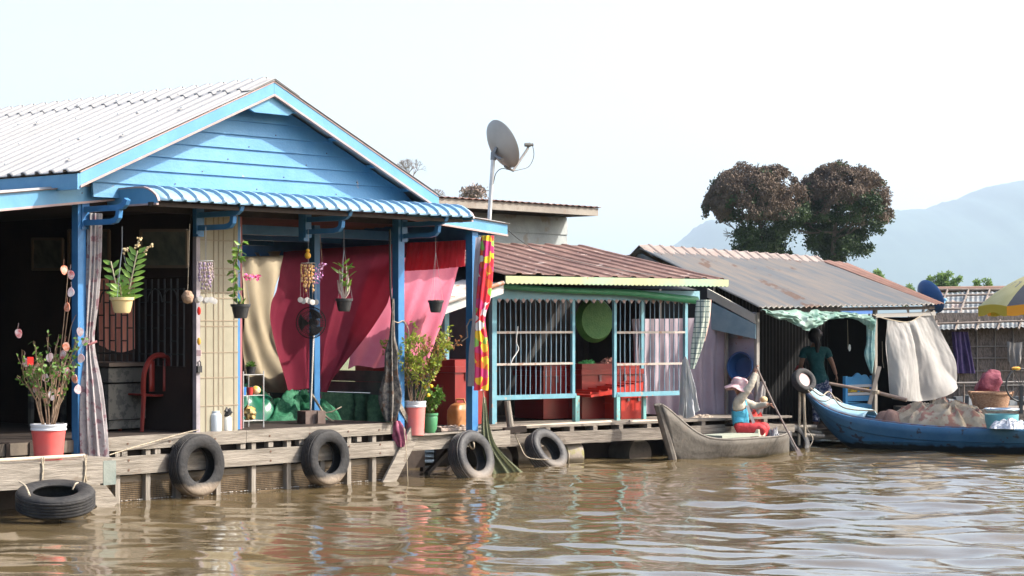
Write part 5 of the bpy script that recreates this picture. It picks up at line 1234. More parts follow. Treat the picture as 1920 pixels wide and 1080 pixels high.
for sx in(-1,1): b.tube([c+V((.28*sx,-.1,.2)),c+V((.32*sx,-.1,.30)),c+V((.32*sx,.05,.30)),c+V((.28*sx,.05,.2))],.014,6)
b.out('handle',M_wk,t)
t=thing('pedal_wheel','black spoked wheel standing at the right edge behind the boat','wheel',D(1913,760,30.6)); c=D(1914,722,30.6)
b=B(); b.tube([c+V((math.cos(i*math.pi/16)*.24,.0+math.cos(i*math.pi/16)*.1,math.sin(i*math.pi/16)*.24)) for i in range(33)],.014,8); b.out('rim',M_black,t)
b=B()
for i in range(6): a=i*math.pi/6; b.tube([c-V((math.cos(a)*.24,math.cos(a)*.1,math.sin(a)*.24)),c+V((math.cos(a)*.24,math.cos(a)*.1,math.sin(a)*.24))],.006,5)
b.beam(c,c-V((0,0,.42)),.06,.05); b.out('spokes',M_black,t)
b=B(); b.lathe(D(1905,694,30.6),[(0,0),(.05,0),(.07,.03),(.04,.05),(0,.05)],14); b.out('yellow_cap',mat('duck_yellow',(.7,.42,.03),None),t)
# umbrella
c=D(1965,515,29.5); c.z=EYE+(HOR-505)*29.5/FPX; RR=.98
t=thing('parasol','big parasol with black and olive yellow panels over the right edge','parasol',V((c.x,c.y,.4)))
MP=[mat('parasol_black',(.035,.036,.042),(.05,.05,.055),3,.55,trans=.1),mat('parasol_olive',(.42,.36,.14),(.48,.42,.19),3,.55,trans=.2)]
a0=R(176)
def rim(a,k=1.0,dz=0): return c+V((math.cos(a)*RR*k,math.sin(a)*RR*k,dz))
zr_=-(592-505)*29.5/FPX+.13
for k in range(8):
    a=a0+k*math.pi/4; a2=a+math.pi/4
    def fp(s,q):
        x=q; z=zr_*(.25*x+.75*x**1.9); pa=rim(a,x,z); pb=rim(a2,x,z); p=lerp(pa,pb,s); return p-V((0,0,0.03*math.sin(s*math.pi)*x*-1))
    b=B(); b.grid(fp,8,12); pn=b.out('panel',MP[1] if k in(0,3,6) else MP[0],t,fix=False)
    b=B(); b.grid(lambda s,q:lerp(rim(a,1.0,zr_),rim(a2,1.0,zr_),s)+V((0,0,.03*math.sin(s*math.pi)))-V((0,0,q*(.13+.02*math.sin(s*9)))),10,3)
    b.out('valance',mat('val_olive',(.45,.33,.02),None,3,.6,trans=.2) if k in(0,3,6) else mat('val_orange',(.80,.33,.02),None,3,.6,trans=.2),pn,fix=False)
    if k==0:
        b=B()
        for j,(s0,w_) in enumerate(((.30,.06),(.42,.09),(.55,.09),(.68,.06))):
            def gq(s,q): 
                x=.52+.14*q; z=zr_*(.25*x+.75*x**1.9); return lerp(rim(a,x,z),rim(a2,x,z),s0+w_*s)+V((-.008,-.012,.008))
            b.grid(gq,2,2)
        b.out('lettering',mat('letter_grey',(.10,.10,.13),None,3,.6),pn,fix=False)
b=B(); b.tube([V((c.x,c.y,.3)),c],.022,10); b.out('pole',M_metal,t)
b=B()
for k in range(8):
    a=a0+k*math.pi/4; b.tube([c-V((0,0,.3)),rim(a,.6,zr_*.5)-V((0,0,.02))],.006,4); 
b.out('ribs',M_metal,t)

# ================================================================ BLUE BOAT
bow=V(((1501-960)*30.8/FPX,30.8,0)); ax=V((1,-.40,0)).normalized(); sd=V((-ax.y,ax.x,0))*-1   # sd points to camera side
def bw(s): return .60*(1-math.exp(-(s+.02)*1.5))**.9
def bg_(s): return .335+.60*math.exp(-s*1.9)+.03*math.exp(-((s-1.2)/.6)**2)
def bk_(s): return -.25+(.93+.22)*math.exp(-((s/.52)**1.25))
bt=thing('wooden_boat','long blue wooden boat with upturned bow and orange brown waterline','boat',bow+ax*2)
SS=[i*.05 for i in range(20)]+[1+.12*i for i in range(46)]
def hull(sec,side): 
    b=B(); T=[0,.1,.2,.3,.44,.46,.58,.70,.72,.86,1.0]
    for s in SS:
        g=bg_(s);k=bk_(s);w_=bw(s)
        for t_ in T:
            o=w_*(t_**.55); st_=(.022 if t_>.45 else 0)+(.022 if t_>.71 else 0)
            b.v.append(bow+ax*s+sd*side*(o+st_*min(1,s*3))+V((0,0,lerp(k,g,t_**1.15))))
    n=len(T)
    for i in range(len(SS)-1):
        for j in range(n-1): a=i*n+j; b.f.append((a,a+1,a+n+1,a+n))
    return b
b=hull(0,1); c=hull(0,-1); b.add(c.v,c.f)
M_hull=mat('hull_blue',(.04,.14,.27),(.07,.19,.33),2.2,.55,bump=.15,bscale=15,c3=(.05,.06,.08),s3=7,t3=.62)
N=M_hull.node_tree.nodes
zmix(M_hull,.085,.02,(.012,.016,.018),9,.05)
ho=b.out('hull',M_hull,bt,ang=25,solid=.02,fix=False)
# red-brown bow underside plank
b=B(); n=0
def kp(s,t_,side=1):
    g=bg_(s);k=bk_(s);w_=bw(s); return bow+ax*s+sd*side*(w_*(t_**.55)+(.036 if t_>.7 else .014))+V((0,0,lerp(k,g,t_**1.15)))
b.grid(lambda s,q:kp(.16+s*.75,.01+.24*q*(1-.5*s)),30,5); b.out('rusty_bow_patch',mat('hull_rust',(.24,.09,.045),(.30,.13,.07),6,.7,c3=(.05,.12,.25),s3=12,t3=.62),bt,fix=False)
for t_ in(.45,.71):
    b=B(); b.tube([kp(s,t_+.01) for s in SS[2:]],.014,5); b.out('strake_seam',mat('seam_dark',(.03,.05,.09),None,3,.7),bt)
for side in(1,-1):
    b=B(); b.tube([bow+ax*s+sd*side*(bw(s)+.012)+V((0,0,bg_(s)+.008)) for s in SS],.018,6); b.out('gunwale',mat('gunwale_brown',(.14,.07,.06),(.10,.16,.26),8,.6) if side==1 else mat('gunwale_blue',(.14,.34,.5),None,3,.6),bt)
b=B(); b.grid(lambda s,q:bow+ax*(s*1.05)+sd*(q*2-1)*bw(s*1.05)*.97+V((0,0,bg_(s*1.05)+.012+.10*(1-(q*2-1)**2))),24,10); b.out('bow_deck',mat('deck_pale_blue',(.22,.38,.46),(.30,.44,.50),4,.55,bump=.2,bscale=20,c3=(.42,.38,.34),s3=7,t3=.63),bt,fix=False,solid=.015)
b=B(); b.grid(lambda s,q:bow+ax*(1.0+s*5.4)+sd*(q*2-1)*bw(1+s*5)*.9+V((0,0,.12)),10,4); b.out('inner_floor',mat('inner_teal',(.14,.30,.34),(.2,.36,.38),4,.6),bt,fix=False)
# stuff inside the boat
cc=bow+ax*2.05; cc.z=.25
heap('cargo_cover','crumpled beige and pink cloth covering the cargo amidships in the blue boat','cloth',cc,.92,.50,.41,mat('cargo_cloth',(.34,.26,.17),(.47,.38,.27),5,.85,bump=.3,bscale=25,trans=.05,c3=(.34,.17,.12),s3=7,t3=.52),-.38,11,110,.22,flat=.5,fs=1.3,fold=.045)
heap('brown_sack','rounded brown sack at the bow end of the cargo cloth','sack',bow+ax*1.35+V((0,0,.28))+sd*.1,.26,.26,.30,mat('brown_sack',(.22,.13,.10),(.27,.17,.13),4,.9,bump=.3),0,5,24,.12,fs=.8)
heap('plastic_sheet','crumpled white plastic sheet over the boat side at the right edge','plastic sheet',D(1895,803,28.75),.28,.22,.12,mat('white_plastic',(.62,.63,.66),(.70,.70,.72),7,.3,trans=.2),0,9,40,.35)
c=D(1878,790,29.0); t=thing('water_tub','teal painted tub with a pale steel ring on top in the stern of the boat','tub',c)
b=B(); b.lathe(c,[(.20,-.1),(.23,.02),(.235,.10),(.22,.10),(.19,-.05)],32); b.out('tub',mat('tub_teal',(.10,.30,.33),(.14,.36,.38),4,.5),t)
b=B(); b.tube([c+V((math.cos(i*math.pi/16)*.235,math.sin(i*math.pi/16)*.235,.17)) for i in range(33)],.014,8)
for i in range(3): a=i*2.1; b.tube([c+V((0,0,.15)),c+V((math.cos(a)*.235,math.sin(a)*.235,.17))],.01,6)
b.out('ring',mat('chrome',(.6,.6,.6),None),t)
# oar and oar post
t=thing('long_oar','long brown oar lashed to a forked post and resting on the boat','oar',D(1640,745,29.8))
b=B(); b.tube([D(1555,719,30.0),D(1640,735,29.8),D(1700,750,29.6)],[.022,.026,.03],10); b.out('shaft',mat('oar_wood',(.20,.14,.10),(.28,.20,.15),9,.7),t)
b=B(); b.beam(D(1630,758,29.75),D(1649,687,29.75),.055,.05,V((1,0,0))); b.out('oar_post',mat('post_tan',(.34,.28,.22),(.40,.34,.28),9,.8),t)
b=B(); c=D(1642,735,29.72)
for k in range(4): b.tube([c+V((math.cos(i*math.pi/5)*.045,-.0+math.sin(i*math.pi/5)*.05,.012*k-.02)) for i in range(11)],.008,5)
b.out('lashing',M_rope,t)
# tyre on the bow, with pale pink board inside
ty=tyre('small tyre tied on the blue bow tip with a pale pink disc inside',D(1507,714,29.95),.185,.13,V((.55,-1,.55)).normalized(),mat('tyre_greyed',(.022,.022,.023),(.05,.047,.045),6,.8,bump=.3),group=None)
b=B(); c=D(1506,713,29.9); b.lathe(c,[(0,-.01),(.105,-.01),(.105,.01),(0,.01)],28,axis=V((.55,-1,.55)).normalized()); b.out('pink_disc',mat('pale_pink_disc',(.42,.27,.26),(.48,.36,.35),5,.7),ty)
rope('mooring rope snaking over the pale blue bow deck',[D(1520,728,29.75),D(1540,742,29.6),D(1555,735,29.7),D(1575,760,29.5),D(1600,768,29.45),D(1640,770,29.45)],.011,n=50)
rope('second coil of thin rope on the bow deck under the small tyre',[D(1515,732,29.8),D(1530,748,29.7),D(1548,752,29.6),D(1565,745,29.65),D(1580,756,29.6)],.009,n=40)
rope('slack rope from the boat bow down past the dark tyre to the water',[D(1508,760,30.0),D(1512,800,29.9),D(1524,822,29.8),D(1518,838,29.7)],.008)

# ================================================================ CANOE
c0=V(((1263-960)*27.5/FPX,27.5,0)); cax=V((1.62,1.75,0)).normalized(); csd=V((cax.y,-cax.x,0)); CL=2.4
ct=thing('dugout_canoe','weathered grey wooden canoe with a high upturned prow','canoe',c0+cax*1.3)
def cg(s): return .255+.50*math.exp(-((s/.22)**1.15))+.04*math.exp(-((CL-s)/.3)**2)
def ck(s): return -.12+.20*math.exp(-((s/.10)**1.3))
def cl_(s,z): return cax*(-.34*math.exp(-s*4.5)*max(0,z)/.78)
def cw_(s): return .31*(min(1,(s+.05)/.9))**.62*(1 if s<CL-.5 else 1-.5*((s-CL+.5)/.5)**2)
SC=[i*.03 for i in range(20)]+[.6+.1*i for i in range(21)]
b=B(); T=[0,.15,.35,.6,.8,1]
for side in(1,-1):
    k=len(b.v)
    for s in SC:
        for t_ in T: z_=lerp(ck(s),cg(s),t_); b.v.append(c0+cax*s+cl_(s,z_)+csd*side*(cw_(s)*(t_**.5)+.012)+V((0,0,z_)))
    n=len(T)
    for i in range(len(SC)-1):
        for j in range(n-1): a=k+i*n+j; b.f.append((a,a+1,a+n+1,a+n))
M_can=zmix(mat('canoe_wood',(.085,.075,.063),(.15,.135,.115),2.5,.85,bump=.5,bscale=12,c3=(.13,.11,.09),s3=5,t3=.6),.02,.02,(.07,.06,.035),9,.04)
b.out('hull',M_can,ct,ang=50,solid=.022,fix=False)
b=B()
for side in(1,-1): b.tube([c0+cax*s+cl_(s,cg(s))+csd*side*(cw_(s)+.012)+V((0,0,cg(s)+.004)) for s in SC],.016,6)
b.tube([c0+cl_(0,z)+V((0,0,z)) for z in(-.02,.1,.3,.55,cg(0)+.01)],[.05,.055,.06,.06,.045],8)
b.out('gunwale',mat('gunwale_grey',(.12,.105,.09),(.18,.16,.135),9,.8),ct)
b=B(); b.grid(lambda s,q:c0+cax*(.25+s*2.1)+csd*(q*2-1)*cw_(.25+s*2.1)*.85+V((0,0,.10)),12,4); b.out('inner_floor',mat('canoe_floor',(.16,.14,.11),None,3,.9),ct,fix=False)
c=c0+cax*1.25; b=B(); ang_=math.atan2(cax.y,cax.x); b.box(c+V((0,0,.29)),.85,.36,.04,ang_); b.out('seat_board',mat('pale_green_board',(.28,.30,.235),(.33,.345,.28),4,.7),ct)
b=B(); b.box(c+cax*.50+V((0,0,.315)),.16,.34,.10,ang_); b.out('cream_box',mat('cream_box',(.62,.60,.46),None,3,.5),label='small cream box in the canoe before the seated woman',cat='box')

# ================================================================ PEOPLE
def skinned(parts,voxel=.010,head=None,extra=None):
    """parts: list of (joint dict name->(pos,radius), edges, root) skin chains; returns merged remeshed mesh"""
    allb=bmesh.new()
    dg=None
    for joints,edges,root in parts:
        names=list(joints); me=bpy.data.meshes.new('tmp'); me.from_pydata([tuple(joints[k][0]) for k in names],[(names.index(a),names.index(c)) for a,c in edges],[])
        o=bpy.data.objects.new('tmp',me); COL.objects.link(o); sm=o.modifiers.new('s','SKIN'); sm.use_smooth_shade=True
        for i,k in enumerate(names):
            r=joints[k][1]; r=(r,r) if not isinstance(r,tuple) else r; me.skin_vertices[0].data[i].radius=r; me.skin_vertices[0].data[i].use_root=(k==root)
        o.modifiers.new('b','SUBSURF').levels=2
        bpy.context.view_layer.update(); dg=bpy.context.evaluated_depsgraph_get(); ev=o.evaluated_get(dg); m2=bpy.data.meshes.new_from_object(ev); allb.from_mesh(m2)
        bpy.data.objects.remove(o); bpy.data.meshes.remove(m2)
    if extra:
        m2=bpy.data.meshes.new('x'); m2.from_pydata([tuple(p) for p in extra.v],[],extra.f); allb.from_mesh(m2); bpy.data.meshes.remove(m2)
    bmesh.ops.recalc_face_normals(allb,faces=allb.faces)
    me=bpy.data.meshes.new('body'); allb.to_mesh(me); allb.free()
    o=bpy.data.objects.new('tmp',me); COL.objects.link(o); r=o.modifiers.new('r','REMESH'); r.mode='VOXEL'; r.voxel_size=voxel; r.use_smooth_shade=True
    s=o.modifiers.new('sm','SMOOTH'); s.iterations=2; s.factor=.4
    bpy.context.view_layer.update(); dg=bpy.context.evaluated_depsgraph_get(); m2=bpy.data.meshes.new_from_object(o.evaluated_get(dg)); bpy.data.objects.remove(o)
    B_=B(); B_.v=[v.co.copy() for v in m2.vertices]; B_.f=[tuple(p.vertices) for p in m2.polygons]; bpy.data.meshes.remove(m2); return B_
def headmesh(c,h,fwd,up=V((0,0,1))):
    """head with nose, brow, chin and ears; h = head height"""
    fwd=V(fwd).normalized(); rt=fwd.cross(up).normalized(); up=rt.cross(fwd); b=B(); nu,nv=28,20
    def f(s,t):
        a=s*2*math.pi; e=t*math.pi; x=math.sin(e)*math.sin(a); y=math.sin(e)*math.cos(a); z=math.cos(e)
        kx=.36*(1-.22*max(0,-z)); ky=.42*(1-.10*max(0,-z)); fy=y*ky; 
        if y>0:
            fy+=.075*math.exp(-((x/.16)**2))*math.exp(-((z+.12)/.18)**2)           # nose
            fy-=.035*math.exp(-(((abs(x)-.33)/.16)**2))*math.exp(-((z-.08)/.12)**2)  # eye sockets
            fy+=.02*math.exp(-((x/.25)**2))*math.exp(-((z+.48)/.08)**2)+.03*math.exp(-((x/.25)**2))*math.exp(-((z+.8)/.14)**2)
        return c+(rt*x*kx+fwd*fy+up*z*.5)*h
    b.grid(f,nu,nv)
    for sg in(-1,1): b.ball(c+rt*sg*.36*h-up*.04*h,.12*h,.35,.6,1,8,6)
    return b
def hand(parts,wrist,dirv,palmn,side,curl,scale=1.0,tag=''):
    """palm and five separate skinned fingers; side=+1/-1 picks thumb side"""
    d=V(dirv).normalized(); n=V(palmn); n=(n-d*n.dot(d)).normalized(); x=d.cross(n)*side; s=scale
    J={'w':(wrist,.020*s),'p':(wrist+d*.035*s,(.034*s,.016*s)),'q':(wrist+d*.07*s,(.036*s,.014*s))}
    parts.append((J,[('w','p'),('p','q')],'w'))
    for k,(off,l) in enumerate(((.030,.066),(.011,.075),(-.010,.070),(-.029,.055))):
        p=wrist+d*.066*s+x*off*s; J={'a':(p,.0085*s)}; q=p; a=0; dd=d
        for j in range(3):
            a+=curl*(.7+.3*j); dd=d*math.cos(a)+n*math.sin(a); q=q+dd*l*s*(.42,.33,.25)[j]; J['bcd'[j]]=(q,(.0085,.008,.007)[j]*s)
        parts.append((J,[('a','b'),('b','c'),('c','d')],'a'))
    p=wrist+d*.022*s+x*.028*s; J={'a':(p,.011*s),'b':(p+(x*.8+d*.5+n*.3)*.032*s,.010*s),'c':(p+(x*.75+d*1.0+n*.9*min(1,curl+.2))*.055*s,.009*s)}
    parts.append((J,[('a','b'),('b','c')],'a'))
M_skin=mat('skin',(.30,.155,.10),(.34,.18,.12),8,.55)
# --- seated paddling woman
Y0=28.85
def P(px,py,dy=0): return D(px,py,Y0+dy)
parts=[]
J={'pel':(P(1391,803),.12),'sp':(P(1386,783),(.11,.12)),'ch':(P(1386,760),(.115,.13)),'nk':(P(1388,745),.05),'hd':(P(1386,735),.055),
 'ls':(P(1393,753,.13),.055),'le':(P(1418,762,.16),.042),'lw':(P(1441,758,.05),.028),
 'rs':(P(1384,753,-.13),.058),'re':(P(1407,724,-.16),.044),'rw':(P(1417,698,-.10),.028),
 'lh':(P(1397,806,.09),.085),'lk':(P(1438,800,.14),.065),'la':(P(1428,822,.05),.045),'lf':(P(1444,826,.02),.035),
 'rh':(P(1392,806,-.09),.09),'rk':(P(1434,803,-.16),.07),'ra':(P(1408,822,-.12),.045),'rf':(P(1425,825,-.15),.035)}
ed=[('pel','sp'),('sp','ch'),('ch','nk'),('nk','hd'),('ch','ls'),('ls','le'),('le','lw'),('ch','rs'),('rs','re'),('re','rw'),('pel','lh'),('lh','lk'),('lk','la'),('la','lf'),('pel','rh'),('rh','rk'),('rk','ra'),('ra','rf')]
parts.append((J,ed,'pel'))
hand(parts,P(1441,758,.05),V((1,-.25,.05)),V((0,-.3,-1)),1,.95)
hand(parts,P(1417,698,-.10),V((.05,.15,1)),V((1,.4,0)),1,.75)
hm=headmesh(P(1388,727),.215,V((.85,.45,-.15)))
body=skinned(parts,.010,extra=hm)
pt=thing('person','seated woman paddling the canoe in pink hat, blue vest and red trousers','person',P(1391,818))
body.out('body',M_skin,pt,ang=180,fix=False)
def garment(body,J,allow,off,m,name,par,fold=.006,fs=16,grow=0):
    """cloth shell: the body surface near the allowed bones, pushed outward. allow: {(a,b):(t0,t1)}"""
    segs=[(a,c) for a,c in ed]
    n=len(body.v); cls=[False]*n
    rad=lambda k:(J[k][1][0] if isinstance(J[k][1],tuple) else J[k][1])
    for i,p in enumerate(body.v):
        best=None
        for a,c in segs:
            A=J[a][0]; C=J[c][0]; d=C-A; t=(p-A).dot(d)/d.length_squared; tc_=max(0,min(1,t)); q=(p-(A+d*tc_)).length-lerp(rad(a),rad(c),tc_)*.6
            if best is None or q<best[0]: best=(q,(a,c),t)
        rg=allow.get(best[1]); cls[i]=bool(rg and rg[0]<=best[2]<=rg[1])
    N_=[V((0,0,0)) for _ in range(n)]
    for f in body.f:
        x=(body.v[f[1]]-body.v[f[0]]).cross(body.v[f[2]]-body.v[f[0]])
        for k in f: N_[k]+=x
    b=B(); mp_={}
    for f in body.f:
        if all(cls[k] for k in f):
            g=[]
            for k in f:
                if k not in mp_:
                    p=body.v[k]; nn=N_[k].normalized(); o_=off+fold*(nz(p*fs)+.6*nz(p*fs*2.4))
                    mp_[k]=len(b.v); b.v.append(p+nn*o_)
                g.append(mp_[k])
            b.f.append(tuple(g))
    return b.out(name,m,par,ang=180,fix=False,solid=.004)
sub=lambda ks:{k:J[k] for k in ks}
def trunc(J,a,c,f): p,r=J[a]; q,r2=J[c]; rr=r2 if not isinstance(r2,tuple) else r2[0]; return (lerp(p,q,f),rr)
garment(body,J,{('pel','sp'):(-.1,9),('sp','ch'):(-9,9),('ch','nk'):(-9,.8),('ch','ls'):(-9,.5),('ch','rs'):(-9,.5)},.016,mat('vest_blue',(.04,.28,.42),(.06,.34,.48),5,.7,bump=.2,bscale=60),'vest',pt)
garment(body,J,{('ch','ls'):(.35,9),('ls','le'):(-9,9),('le','lw'):(-9,.93),('ch','rs'):(.35,9),('rs','re'):(-9,9),('re','rw'):(-9,.9)},.011,mat('sleeve_beige',(.36,.32,.25),(.42,.38,.31),5,.8,bump=.2,bscale=60),'sleeves',pt)
garment(body,J,{('pel','sp'):(-9,.02),('pel','lh'):(-9,9),('lh','lk'):(-9,9),('lk','la'):(-9,.9),('pel','rh'):(-9,9),('rh','rk'):(-9,9),('rk','ra'):(-9,.9)},.014,mat('trousers_red',(.36,.02,.025),(.45,.035,.04),5,.75,bump=.2,bscale=60),'trousers',pt)
# hat
c=P(1386,726); hf=V((.85,.45,-.15)).normalized(); up=(V((0,0,1))+V((.25,.1,0))).normalized()
M_hat=mat('hat_pink',(.50,.26,.27),(.58,.44,.43),20,.8)
b=B(); b.lathe(c+V((0,0,.005)),[(.0,.135),(.07,.128),(.11,.10),(.125,.05),(.125,.01)],28,axis=up,caps=False); hc=b.out('hat',M_hat,pt)
b=B(); n=40
def brim(s,q):
    a=s*2*math.pi; x=up.orthogonal().normalized(); y=up.cross(x); r_=.122+.085*q; return c+up*(.02-.075*q-.015*math.sin(a*5)*q)+ (x*math.cos(a)+y*math.sin(a))*r_
b.grid(brim,n,5); b.out('brim',M_hat,hc,fix=False,solid=.004)
b=B(); b.prism([P(1398,760,-.12),P(1404,760,-.12),P(1416,792,-.14),P(1411,795,-.14)],V((0,.01,0))); b.out('strap',mat('strap_grey',(.45,.42,.4),None,3,.7),pt)
# paddle
t=thing('paddle','long thin dark paddle held upright by the seated woman','paddle',D(1500,852,28.5))
b=B(); b.tube([P(1418,688,-.10),P(1450,757,-.04),P(1480,815,-.2),P(1496,845,-.3)],[.014,.014,.013,.012],8); b.out('shaft',mat('paddle_wood',(.13,.10,.09),(.18,.14,.12),9,.6),t)
b=B(); q0=P(1492,838,-.28); q1=P(1506,868,-.4); b.prism([q0-V((.02,0,0)),q0+V((.03,0,0)),q1+V((.06,0,0)),q1-V((.04,0,0))],V((0,.02,0))); b.out('blade',MATS['paddle_wood'],t)
heap('cloth_bundle','red bundle lying on the jetty just behind the paddling woman','bundle',D(1412,800,29.5),.16,.12,.22,mat('bundle_red',(.55,.05,.04),(.6,.08,.06),5,.8),0,4,24,.3)
heap('net_bundle','grey bundle of netting at the stern end beside the red trousers','netting',D(1450,838,28.95),.10,.12,.26,mat('grey_net',(.22,.22,.23),(.30,.30,.31),25,.9),0,6,24,.3)
b=tubecloth([D(1430,715,29.9),D(1425,745,29.9),D(1418,780,29.9)],[.07,.12,.14],.05,5,3)
b.out('hanging_rag',mat('grey_rag',(.24,.22,.21),(.32,.30,.28),7,.9),label='grey rag hanging from the hut corner post behind the raised arm',cat='rag')
b=B(); b.ball(D(1432,749,29.6),.055,1,1,.8,14,10,0,.1); b.out('straw_ball',mat('straw',(.55,.40,.20),(.6,.48,.28),12,.9),label='small straw coloured ball by the corner post behind the woman',cat='ball')

# --- standing woman seen from behind
Y0=32.6
JB={'pel':(P(1541,720,.0),(.135,.115)),'sp':(P(1533,695,0),(.115,.10)),'ch':(P(1529,665),(.14,.10)),'nk':(P(1528,646),.05),'hd':(P(1528,637),.055),
 'ls':(P(1508,656,-.0),.055),'le':(P(1502,683,.03),.042),'lw':(P(1500,692,.22),.03),
 'rs':(P(1549,656,.0),.055),'re':(P(1561,683,-.02),.04),'rw':(P(1568,704,-.05),.028),
 'lh':(P(1533,730,-.0),.09),'lk':(P(1531,765,.04),.062),'la':(P(1530,795,-.02),.042),'lf':(P(1528,799,.12),.035),
 'rh':(P(1549,730,.0),.09),'rk':(P(1551,765,.02),.062),'ra':(P(1552,795,-.04),.042),'rf':(P(1553,799,.1),.035)}
parts=[(JB,ed,'pel')]
hand(parts,P(1568,704,-.05),V((.25,-.1,-1)),V((-1,0,0)),1,.25)
hand(parts,P(1500,692,.22),V((-.2,1,.15)),V((0,0,1)),1,.6)
hm=headmesh(P(1528,632),.215,V((.35,1,-.05)))
body=skinned(parts,.011,extra=hm)
pt=thing('person','standing woman seen from behind in dark teal shirt and patterned trousers','person',P(1541,800))
body.out('body',M_skin,pt,ang=180,fix=False)
J=JB
garment(body,J,{('pel','sp'):(.1,9),('sp','ch'):(-9,9),('ch','nk'):(-9,.75),('ch','ls'):(-9,9),('ls','le'):(-9,.55),('ch','rs'):(-9,9),('rs','re'):(-9,.55)},.016,mat('shirt_teal',(.009,.075,.083),(.013,.095,.10),5,.8,bump=.2,bscale=60),'shirt',pt,.010,12)
garment(body,J,{('pel','sp'):(-9,.25),('pel','lh'):(-9,9),('lh','lk'):(-9,9),('lk','la'):(-9,.9),('pel','rh'):(-9,9),('rh','rk'):(-9,9),('rk','ra'):(-9,.9)},.012,mat('trousers_pattern',(.06,.07,.16),(.38,.38,.44),28,.8,lo=.48,hi=.54),'trousers',pt)
b=B(); c=P(1528,631); b.ball(c+V((-.01,-.015,.015)),.12,.86,.95,1.02,20,14,0,.08); b.tube([c+V((0,-.09,-.02)),c+V((.03,-.11,-.12)),c+V((.02,-.10,-.25))],[.06,.05,.025],10); b.out('hair',mat('hair_black',(.012,.010,.010),None,3,.5),pt)
b=B(); b.lathe(P(1529,627)+V((0,.02,0)),[(0,.09),(.07,.078),(.108,.035),(.116,-.005),(.112,-.01)],24,axis=V((.1,.25,1)),caps=False); b.out('cap',mat('cap_mauve',(.22,.17,.20),(.40,.36,.38),14,.8),pt)
heap('red_cloth','small red cloth held in the left hand of the standing woman','cloth',P(1499,694,.28),.06,.06,.09,mat('bright_red_cloth',(.65,.08,.08),None,3,.8),0,4,16,.3)

rope('white frayed string tied on the left barred panel of the shop',[F2.at(971,612,.3),F2.at(968,640,.3),F2.at(972,655,.3),F2.at(962,672,.28),F2.at(957,684,.28)],.008,mat('string_white',(.5,.5,.48),None,3,.8))
rope('thin dark electric cable sagging from the corner eave to the rusty shop roof',[F1.at(948,428,-.1),D(1000,466,26.6),D(1080,490,27.5),D(1200,512,28.3),D(1330,528,28.9)],.005,M_black,n=40)
rope('cord knotted round the middle of the blue post beside the dark bundle',[F1.at(738,602,-.1),F1.at(747,605,-.1),F1.at(757,602,-.08),F1.at(766,620,-.06),F1.at(764,640,-.05)],.006)
# ================================================================ TREES
def leafball(b,c,rx,ry,rz,n,l,rnd,shell=.55,hang=0):
    for i in range(n):
        while True:
            p=V((rnd.uniform(-1,1),rnd.uniform(-1,1),rnd.uniform(-1,1)))
            if shell<p.length<1: break
        if nz(p*2.2+c)<-.15: continue
        p=p*(.75+.5*rnd.random()+.5*nz(p*3+c*7))
        q=c+V((p.x*rx,p.y*ry,p.z*rz)); d=V((rnd.uniform(-1,1),rnd.uniform(-1,1),rnd.uniform(-1,1)))+p*.6-V((0,0,hang))
        s=l*rnd.uniform(.6,1.3); d.normalize(); x=d.orthogonal().normalized(); x=(x*math.cos(i)+d.cross(x)*math.sin(i))
        k=len(b.v); b.v+=[q,q+d*s*.5+x*s*.28,q+d*s,q+d*s*.5-x*s*.28]; b.f.append((k,k+1,k+2,k+3))
def ragged(cl,seed):
    q=random.Random(seed); return [(x+q.uniform(-1,1)*r_*.9,y+q.uniform(-1.1,.8)*r_*.8,r_*q.uniform(.32,.62)) for x,y,r_ in cl for _ in range(4)]
def tree(label,Y,trunk,clumps,leafm,l,dens,seed,group=None,vines=None,vinem=None,tr=.2,name='tree',cat='tree'):
    rnd=random.Random(seed); base=D(trunk[0][0],trunk[0][1],Y); base.z=0
    t=thing(name,label,cat,base,group); b=B(); pts=[base]+[D(x,y,Y) for x,y in trunk[1:]]
    b.tube([polyline(pts,i/10) for i in range(11)],[tr*(1-.06*i) for i in range(11)],9)
    top=pts[-1]
    for (x,y,r,*_) in clumps:
        c=D(x,y,Y+rnd.uniform(-1,1)*r*Y/FPX); s=polyline(pts,rnd.uniform(.6,1)); m_=lerp(s,c,.5)+V((0,0,-.12*(c-s).length)); b.tube([s,m_,c],[tr*.4,tr*.28,tr*.1],6)
        for q in range(2):
            e=c+V((rnd.uniform(-1,1),rnd.uniform(-1,1),rnd.uniform(-.3,1)))*r*Y/FPX*.8; b.tube([lerp(m_,c,.6),e],[tr*.16,tr*.04],5)
    b.out('trunk',mat('bark',(.09,.07,.055),(.14,.11,.09),6,.9,bump=.4),t)
    lb=B(); vb=B()
    for (x,y,r,*k) in clumps:
        c=D(x,y,Y+rnd.uniform(-1,1)*r*Y/FPX*.5); rr=r*Y/FPX; tgt=vb if (k and k[0]) else lb
        leafball(tgt,c,rr,rr,rr*.85,int(dens*r*r*(1.25 if k and k[0] else 1)),l,rnd,.35,.9 if (k and k[0]) else 0)
        if k and k[0]: leafball(lb,c,rr,rr,rr*.85,int(dens*r*r*.25),l,rnd,.4)
        for q in range(5):   # ragged outline
            dv=V((rnd.uniform(-1,1),rnd.uniform(-1,1),rnd.uniform(-1,1))).normalized(); leafball(tgt,c+dv*rr*.9,rr*.3,rr*.3,rr*.28,int(dens*r*r*.05),l,rnd,.0)
    lb.out('crown',leafm,t,fix=False,smooth=False)
    if vb.v: vb.out('creeper',vinem,t,fix=False,smooth=False)
    return t
M_tl=mat('tree_leaf_dark',(.018,.036,.012),(.05,.085,.028),1.2,.6,trans=.25)
M_vn=mat('creeper_brown',(.075,.052,.038),(.15,.105,.075),1.5,.8,trans=.15)
